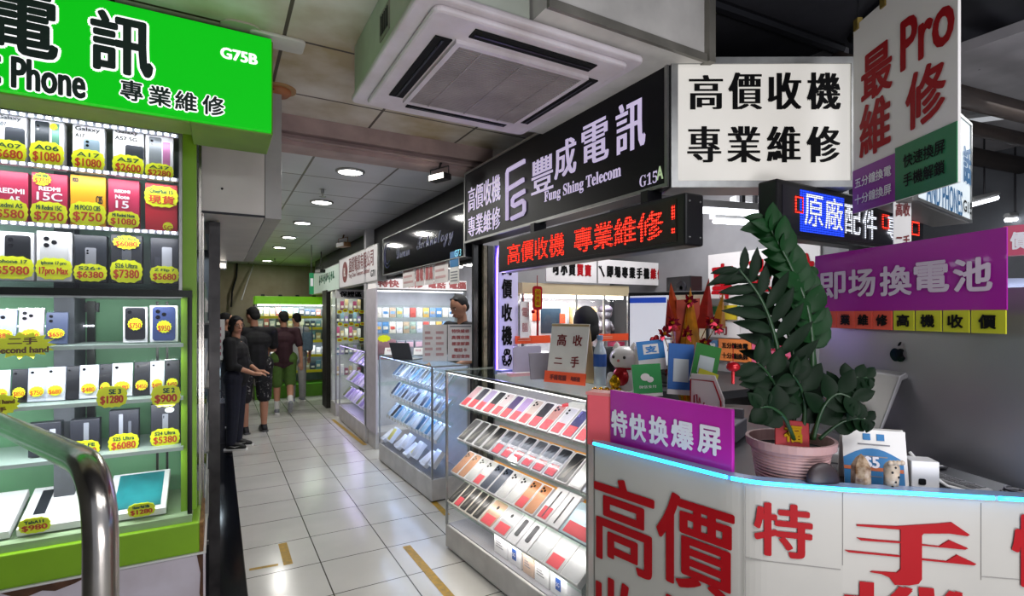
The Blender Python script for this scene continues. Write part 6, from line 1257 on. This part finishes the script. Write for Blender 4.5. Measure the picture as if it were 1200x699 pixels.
# bags and packs in the left showcase window
t = thing('side_showcase', 'narrow dark framed showcase of bagged goods between the green post and black floor strip', 'showcase', (-.305, 3.26, 0)); MB().box(0, .30, 0, .05, 0, .35).build('base', DARK, t)
b = MB(); b.box(0, .3, 1.0, 1.05, 0, 2.05); b.build('rear_panel', mat('dim showcase back', '#3c4246', .5, noise=.2), t); b = MB(); [b.box(.27, .30, y, y+.03, .0, 2.05) for y in (.0, .55, 1.05)]; b.build('frame', STEEL, t)
for z in (.5, .85, 1.2, 1.55): MB().box(0, .27, .02, 1.0, z-.01, z).build('shelf', GREY, t)
MB().box(.292, .296, .03, 1.05, .1, 2.0).build('glass_side', GLASS, t); area('showcase_lamp', (.15, .5, 2.0), .2, 4, (.8, .9, 1), sy=.9, parent=t)
for r, z in enumerate((.5, .85, 1.2, 1.55)):
    for i in range(5):
        c = rn.choice(['#3a5f4a', '#c7ccd2', '#5f7486', '#7d8a3c', '#a3b1bd']); o = thing('bagged_pack', f'bagged pack, {ORD[i]} from the front, {ORD[r]} shelf from below of side showcase', 'pack', (-.12, 3.36+i*.19, z), 0, 'bagged packs in the side showcase'); MB().box(-.03, .06, -.07, .07, 0, .2+.05*rn.random()).build('pack', mat('pack '+c, c, .3, noise=.2, ns=30), o); MB().box(.06, .0615, -.04, .04, .06, .14).build('label', PAPER, o)
# yellow floor tape
YT = mat('worn yellow tape', '#b48a1e', .55, noise=.12, ns=30, col2='#8c7431')
def tape(label, pts, w):
    b = MB(); P = [at(*p, Z=.002).xy for p in pts]
    for i in range(len(P)-1):
        d = (P[i+1]-P[i]).normalized(); n = Vector((-d.y, d.x))*w/2; a, c = P[i], P[i+1]; b.add([(a.x-n.x, a.y-n.y, .0015), (a.x+n.x, a.y+n.y, .0015), (c.x+n.x, c.y+n.y, .0015), (c.x-n.x, c.y-n.y, .0015)], [(0, 1, 2, 3)])
    tag(b.build('floor_tape', YT, fix=False), label, 'floor tape')
tape('long worn yellow floor tape on the tiles before the near counter', [(476, 640), (530, 703)], .055); tape('yellow floor tape scrap near the dark floor strip', [(331, 637), (338, 662)], .055); tape('thin yellow tape streak running to the dark floor strip', [(292, 668), (326, 662)], .03)
tape('yellow floor tape at the foot of the middle counter', [(508, 588), (524, 604)], .05); tape('yellow floor tape along the far counter foot', [(390, 492), (428, 522)], .05)

# ================================================================== PEOPLE
def remesh(mb, name, m, parent, vox=.009, smooth=4):
    o = mb.build(name, m, parent); md = o.modifiers.new('r', 'REMESH'); md.mode = 'VOXEL'; md.voxel_size = vox; md.use_smooth_shade = True
    sm = o.modifiers.new('s', 'SMOOTH'); sm.iterations = smooth; sm.factor = .5
    dg = bpy.context.evaluated_depsgraph_get(); me = bpy.data.meshes.new_from_object(o.evaluated_get(dg)); o.modifiers.clear(); o.data = me
    if not me.materials: me.materials.append(m)
    return o
V = Vector
def person(label, loc, face, h, wide, arms, legs, cloth, hair='short', look=0, nod=0, glasses=False, sleeves='short'):
    """stands facing local -y; arms/legs: joint positions for (left=+x, right=-x) at height 1.7"""
    d = Vector(face).normalized(); rz = math.atan2(d.x, -d.y); t = thing('person', label, 'person', (loc[0], loc[1], .002), rz); s = h/1.7; t.scale = (s, s, s)
    hip = .09*wide; sh = .175*wide
    b = MB()
    b.cap((0, 0, .97), (0, .0, 1.12), .105*wide, .105*wide); b.ball((0, -.005, 1.26), (.155*wide, .10*wide, .15)); b.ball((0, .005, .95), (.15*wide, .11*wide, .11)); b.cap((-sh*.8, .01, 1.38), (sh*.8, .01, 1.38), .05); b.cap((0, .01, 1.36), (0, -.005, 1.50), .052, .05)
    HM = Matrix.Translation((0, .0, 1.50)) @ Matrix.Rotation(look, 4, 'Z') @ Matrix.Rotation(nod, 4, 'X'); b.M = HM
    b.ball((0, -.01, .105), (.073, .092, .105), 18, 14); b.ball((0, -.045, .035), (.052, .05, .045)); b.cap((0, -.098, .09), (0, -.112, .065), .010, .014); b.ball((0, -.095, .025), (.026, .012, .012))
    for q in (-1, 1): b.ball((q*.074, .005, .085), (.012, .02, .032))
    b.M = None
    for q, (el, wr, fw) in zip((1, -1), arms):
        S0 = V((q*sh, .01, 1.38)); el = V(el); wr = V(wr); fw = V(fw).normalized()
        b.cap(S0, el, .05*wide**.5, .040); b.cap(el, wr, .040, .026)
        b.cap(wr, wr+fw*.07, .024, .030); pal = wr+fw*.085; sd = fw.cross(V((0, 0, 1)) if abs(fw.z) < .8 else V((0, 1, 0))).normalized(); up = sd.cross(fw)
        for k in range(4):
            f0 = pal+sd*(-.026+.0175*k); L_ = (.055, .066, .070, .06)[k]*.5; f1 = f0+fw*L_-up*.006; f2 = f1+fw*L_*.8-up*.018; b.cap(f0, f1, .0095, .009); b.cap(f1, f2, .009, .0075)
        th = wr+fw*.03+sd*(-.026 if q > 0 else .026); t1 = th+sd*(-.02 if q > 0 else .02)+fw*.025; b.cap(th, t1, .012, .010); b.cap(t1, t1+fw*.03, .010, .008)
    for q, (kn, an, toe) in zip((1, -1), legs):
        H0 = V((q*hip, 0, .90)); kn = V(kn); an = V(an); toe = V(toe); b.cap(H0, kn, .085*wide**.5, .055); b.cap(kn, kn.lerp(an, .3), .055, .056); b.cap(kn.lerp(an, .3), an, .056, .036); b.cap(an, toe, .036, .026)
    remesh(b, 'body', SKIN, t)
    # hair
    b = MB(); b.M = HM
    if hair == 'bob':
        b.ball((0, .006, .115), (.085, .102, .108), 20, 14); b.ball((0, .045, .055), (.082, .062, .085), 18, 12); 
        for q in (-1, 1): b.ball((q*.066, -.005, .06), (.018, .05, .07))
        b.cap((-.045, -.064, .172), (.045, -.066, .168), .016)
    else:
        b.ball((0, .012, .128), (.079, .092, .092), 20, 14); b.ball((0, .05, .08), (.070, .05, .06), 18, 12); b.cap((-.04, -.05, .186), (.04, -.05, .186), .014)
    remesh(b, 'hair', HAIR, t, .009, 2)
    for q in (-1, 1):
        e = MB(); e.M = HM; e.ball((q*.030, -.090, .098), (.011, .008, .006), 10, 8); e = e.build('eye', mat('eye white', '#cfc8c2', .3), t, smooth=True); b = MB(); b.M = HM; b.ball((q*.030, -.0965, .098), (.005, .003, .005), 8, 6); b.build('iris', BLACK, e)
        b = MB(); b.M = HM; b.cap((q*.016, -.099, .116), (q*.046, -.088, .117), .004, .003); b.build('eyebrow', HAIR, t)
        if glasses:
            b = MB(); b.M = HM; b.tube([(q*.033+.021*math.cos(a), -.108, .096+.016*math.sin(a)) for a in [k*math.pi/8 for k in range(17)]], .0022, 6); b.tube([(q*.054, -.106, .10), (q*.078, -.0, .10)], .002, 6); b.build('spectacle_rim', BLACK, t)
    b = MB(); b.M = HM; b.cap((-.018, -.103, .030), (.018, -.103, .030), .0055); b.build('lips', mat('lips', '#8a4a44', .5), t, smooth=True)
    # clothes
    top, tm = cloth['top'], cloth['top_m']; b = MB(); e = .016 if top != 'jacket' else .028; lowz = .86 if top != 'jacket' else .90
    b.cap((-hip*.9, 0, lowz), (hip*.9, 0, lowz), .105*wide**.7); b.cap((0, 0, .93), (0, 0, 1.12), .12*wide+e, .118*wide+e); b.ball((0, 0, 1.24), (.160*wide+e, .108*wide+e, .16)); b.cap((-sh*.82, .01, 1.375), (sh*.82, .01, 1.375), .058+e*.4); b.ball((0, .012, 1.41), (.08, .06, .05))
    for q, (el, wr, fw) in zip((1, -1), arms):
        S0 = V((q*sh, .01, 1.375)); el = V(el); wr = V(wr); end = S0.lerp(el, .78) if sleeves == 'short' else el
        b.cap(S0, end, .062+e*.6, .060+e*.3)
        if sleeves == 'long': b.cap(el, el.lerp(wr, .35), .055, .048)
    remesh(b, top, tm, t, .010)
    b = MB(); pm = cloth['bottom_m']; 
    b.cap((-hip, 0, .92), (hip, 0, .92), .115*wide**.6)
    for q, (kn, an, toe) in zip((1, -1), legs):
        H0 = V((q*hip, 0, .90)); kn = V(kn); an = V(an)
        if cloth['bottom'] == 'shorts': b.cap(H0, kn.lerp(H0, .02)+V((0, 0, .0)), .105*wide**.5, .088*wide**.4)
        else: b.cap(H0, kn, .10*wide**.5, .075); b.cap(kn, an+V((0, .0, .02)), .075, .062)
    remesh(b, cloth['bottom'], pm, t, .010)
    for q, (kn, an, toe) in zip((1, -1), legs):
        an = V(an); toe = V(toe); kn = V(kn); fd = (toe-an); b = MB()
        heel = an+V((0, .035, -.045)) if abs(an.z-.08) < .05 else an+fd.normalized()*-.04+V((0, .03, -.02))
        b.cap(an-V((0, 0, .01)), heel, .042, .038); b.cap(heel, toe, .038, .034); b.cap(an, toe, .042, .032); so = remesh(b, 'shoe', cloth['shoe_m'], t, .008)
        so_b = MB(); 
        if abs(an.z-.08) < .05:
            dr = V((toe.x-heel.x, toe.y-heel.y, 0)).normalized(); pr = V((-dr.y, dr.x, 0)); c0 = heel-dr*.045; c1 = toe+dr*.04; w0, w1 = pr*.042, pr*.042
            so_b.prismz([((c0-w0*.8).x, (c0-w0*.8).y), ((c1-w1*.7).x, (c1-w1*.7).y), ((c1+dr*.015).x, (c1+dr*.015).y), ((c1+w1*.7).x, (c1+w1*.7).y), ((c0+w0*.8).x, (c0+w0*.8).y)], 0, .022); so_b.build('sole', cloth.get('sole_m', PAPER), so)
        if cloth.get('swoosh'):
            side = V((-.05 if q < 0 else .05, 0, 0)); m_ = heel.lerp(toe, .45); w = MB(); x = m_.x+(side.x*.95)
            for sx_ in (m_.x-.046, m_.x+.046): w.add([(sx_, m_.y+.06, .062), (sx_, m_.y-.01, .042), (sx_, m_.y-.075, .06), (sx_, m_.y-.01, .052)], [(0, 1, 2, 3)])
            w.build('curved_stripe', PAPER, so, fix=False)
        if cloth.get('socks'):
            w = MB(); up = (kn-an).normalized(); w.cap(an, an+up*cloth['socks'], .045, .046); remesh(w, 'sock', mat('white sock', '#d6d4d0', .9), t, .008)
    return t
ST = ((.10, 0, .48), (.10, .02, .08), (.11, -.13, .035)); ST2 = ((-.10, 0, .48), (-.10, .02, .08), (-.11, -.13, .035))
HANG = ((.25, .03, 1.10), (.26, -.03, .86), (0, -.1, -1)); HANG2 = ((-.25, .03, 1.10), (-.26, -.03, .86), (0, -.1, -1))
CLB = mat('black cotton', '#0b0b0f', .85, noise=.15, ns=20); NAVYJ = mat('navy jeans', '#12162a', .8, noise=.2, ns=30)
def camo():
    m = bpy.data.materials.new('dark camouflage'); m.use_nodes = True; nt = m.node_tree; N = nt.nodes; b = N['Principled BSDF']; b.inputs['Roughness'].default_value = .85
    tc = N.new('ShaderNodeTexCoord'); w = N.new('ShaderNodeTexNoise'); w.inputs['Scale'].default_value = 11; w.inputs['Detail'].default_value = 3; w.inputs['Distortion'].default_value = 2.5; nt.links.new(tc.outputs['Object'], w.inputs['Vector'])
    r = N.new('ShaderNodeValToRGB'); r.color_ramp.interpolation = 'CONSTANT'; r.color_ramp.elements[0].color = (.008, .008, .01, 1); r.color_ramp.elements[1].color = (.30, .29, .28, 1); r.color_ramp.elements[1].position = .63; e = r.color_ramp.elements.new(.56); e.color = (.05, .05, .05, 1)
    nt.links.new(w.outputs['Fac'], r.inputs['Fac']); nt.links.new(r.outputs['Color'], b.inputs['Base Color']); return m
SHB = mat('black shoe', '#0d0d10', .5); SHG = mat('grey shoe', '#8d8f94', .6, noise=.2)
w1 = person('woman in glasses with dark bob, black jacket and navy trousers, one hand held out', (.19, 7.0), (.93, -.36), 1.56, 1.12,
       [((.22, -.04, 1.10), (.10, -.24, .98), (0, -1, -.1)), ((-.21, -.02, 1.09), (-.16, -.27, .98), (.2, -1, -.05))], (ST, ST2),
       dict(top='jacket', top_m=CLB, bottom='trousers', bottom_m=NAVYJ, shoe_m=SHB, swoosh=True), 'bob', -.75, .05, True, 'long')
person('large man in black T-shirt and dark camouflage shorts seen from behind', (.43, 7.82), (-.28, .96), 1.68, 1.34,
       [((.28, -.05, 1.12), (.18, -.26, 1.08), (0, -1, .2)), ((-.28, -.05, 1.12), (-.18, -.26, 1.08), (0, -1, .2))], (((.13, 0, .48), (.12, .02, .08), (.14, -.13, .035)), ((-.13, 0, .48), (-.12, .02, .08), (-.14, -.13, .035))),
       dict(top='t_shirt', top_m=CLB, bottom='shorts', bottom_m=camo(), shoe_m=SHB, sole_m=mat('grey sole', '#5a5a5c')), 'short', .3, .25)
person('man in maroon T-shirt, green shorts and white socks walking away', (.92, 9.05), (.05, 1), 1.63, 1.1,
       [((.25, .0, 1.10), (.24, -.10, .88), (0, -.3, -1)), ((-.25, .06, 1.10), (-.27, .06, .86), (0, 0, -1))], (((.10, -.06, .50), (.10, -.05, .08), (.11, -.2, .035)), ((-.10, -.03, .50), (-.09, .24, .20), (-.09, .16, .06))),
       dict(top='t_shirt', top_m=mat('maroon cotton', '#35161f', .85, noise=.12, ns=20), bottom='shorts', bottom_m=mat('olive green cotton', '#4a6a26', .85, noise=.12, ns=20), shoe_m=SHG, socks=.13), 'short', .35, .1)
wp = person('person in white shirt and pale grey trousers with a blue grey bag on the back', (1.26, 10.2), (-.25, 1), 1.60, .98, [HANG, HANG2], (ST, ST2),
       dict(top='shirt', top_m=mat('white cotton', '#c9cccb', .85), bottom='trousers', bottom_m=mat('pale grey cloth', '#a8a8a6', .85, noise=.1), shoe_m=SHG), 'short', .2, .15, False, 'short')
bg = thing('shoulder_bag', 'blue grey bag hanging on the back of the white shirted person', 'bag', (1.42, 10.03, .93), -.2); MB().box(-.09, .09, -.06, .04, 0, .34).build('bag_body', mat('blue grey canvas', '#5f7686', .85, noise=.15, ns=25), bg, bevel=.03); MB().tube([(-.07, -.0, .32), (-.07, .03, .46), (.07, .03, .46), (.07, .0, .32)], .012, 6).build('strap', mat('blue grey canvas', '#5f7686'), bg)
person('dark haired person half hidden behind the woman in glasses', (.10, 8.45), (.9, .3), 1.60, 1.0, [HANG, HANG2], (ST, ST2), dict(top='t_shirt', top_m=CLB, bottom='trousers', bottom_m=NAVYJ, shoe_m=SHB), 'short')
person('shopkeeper in black T-shirt looking down behind the two posters', (2.25, 5.05), (-.93, -.38), 1.79, 1.12, [((.25, -.05, 1.1), (.14, -.24, 1.02), (-.1, -1, 0)), ((-.25, -.05, 1.1), (-.14, -.24, 1.02), (.1, -1, 0))], (ST, ST2), dict(top='t_shirt', top_m=CLB, bottom='trousers', bottom_m=NAVYJ, shoe_m=SHB), 'short', -.1, .35)
person('person with black hair mostly hidden behind the folded white sign', (2.09, 2.72), (.35, .94), 1.63, 1.0, [HANG, HANG2], (ST, ST2), dict(top='t_shirt', top_m=CLB, bottom='trousers', bottom_m=NAVYJ, shoe_m=SHB), 'bob')
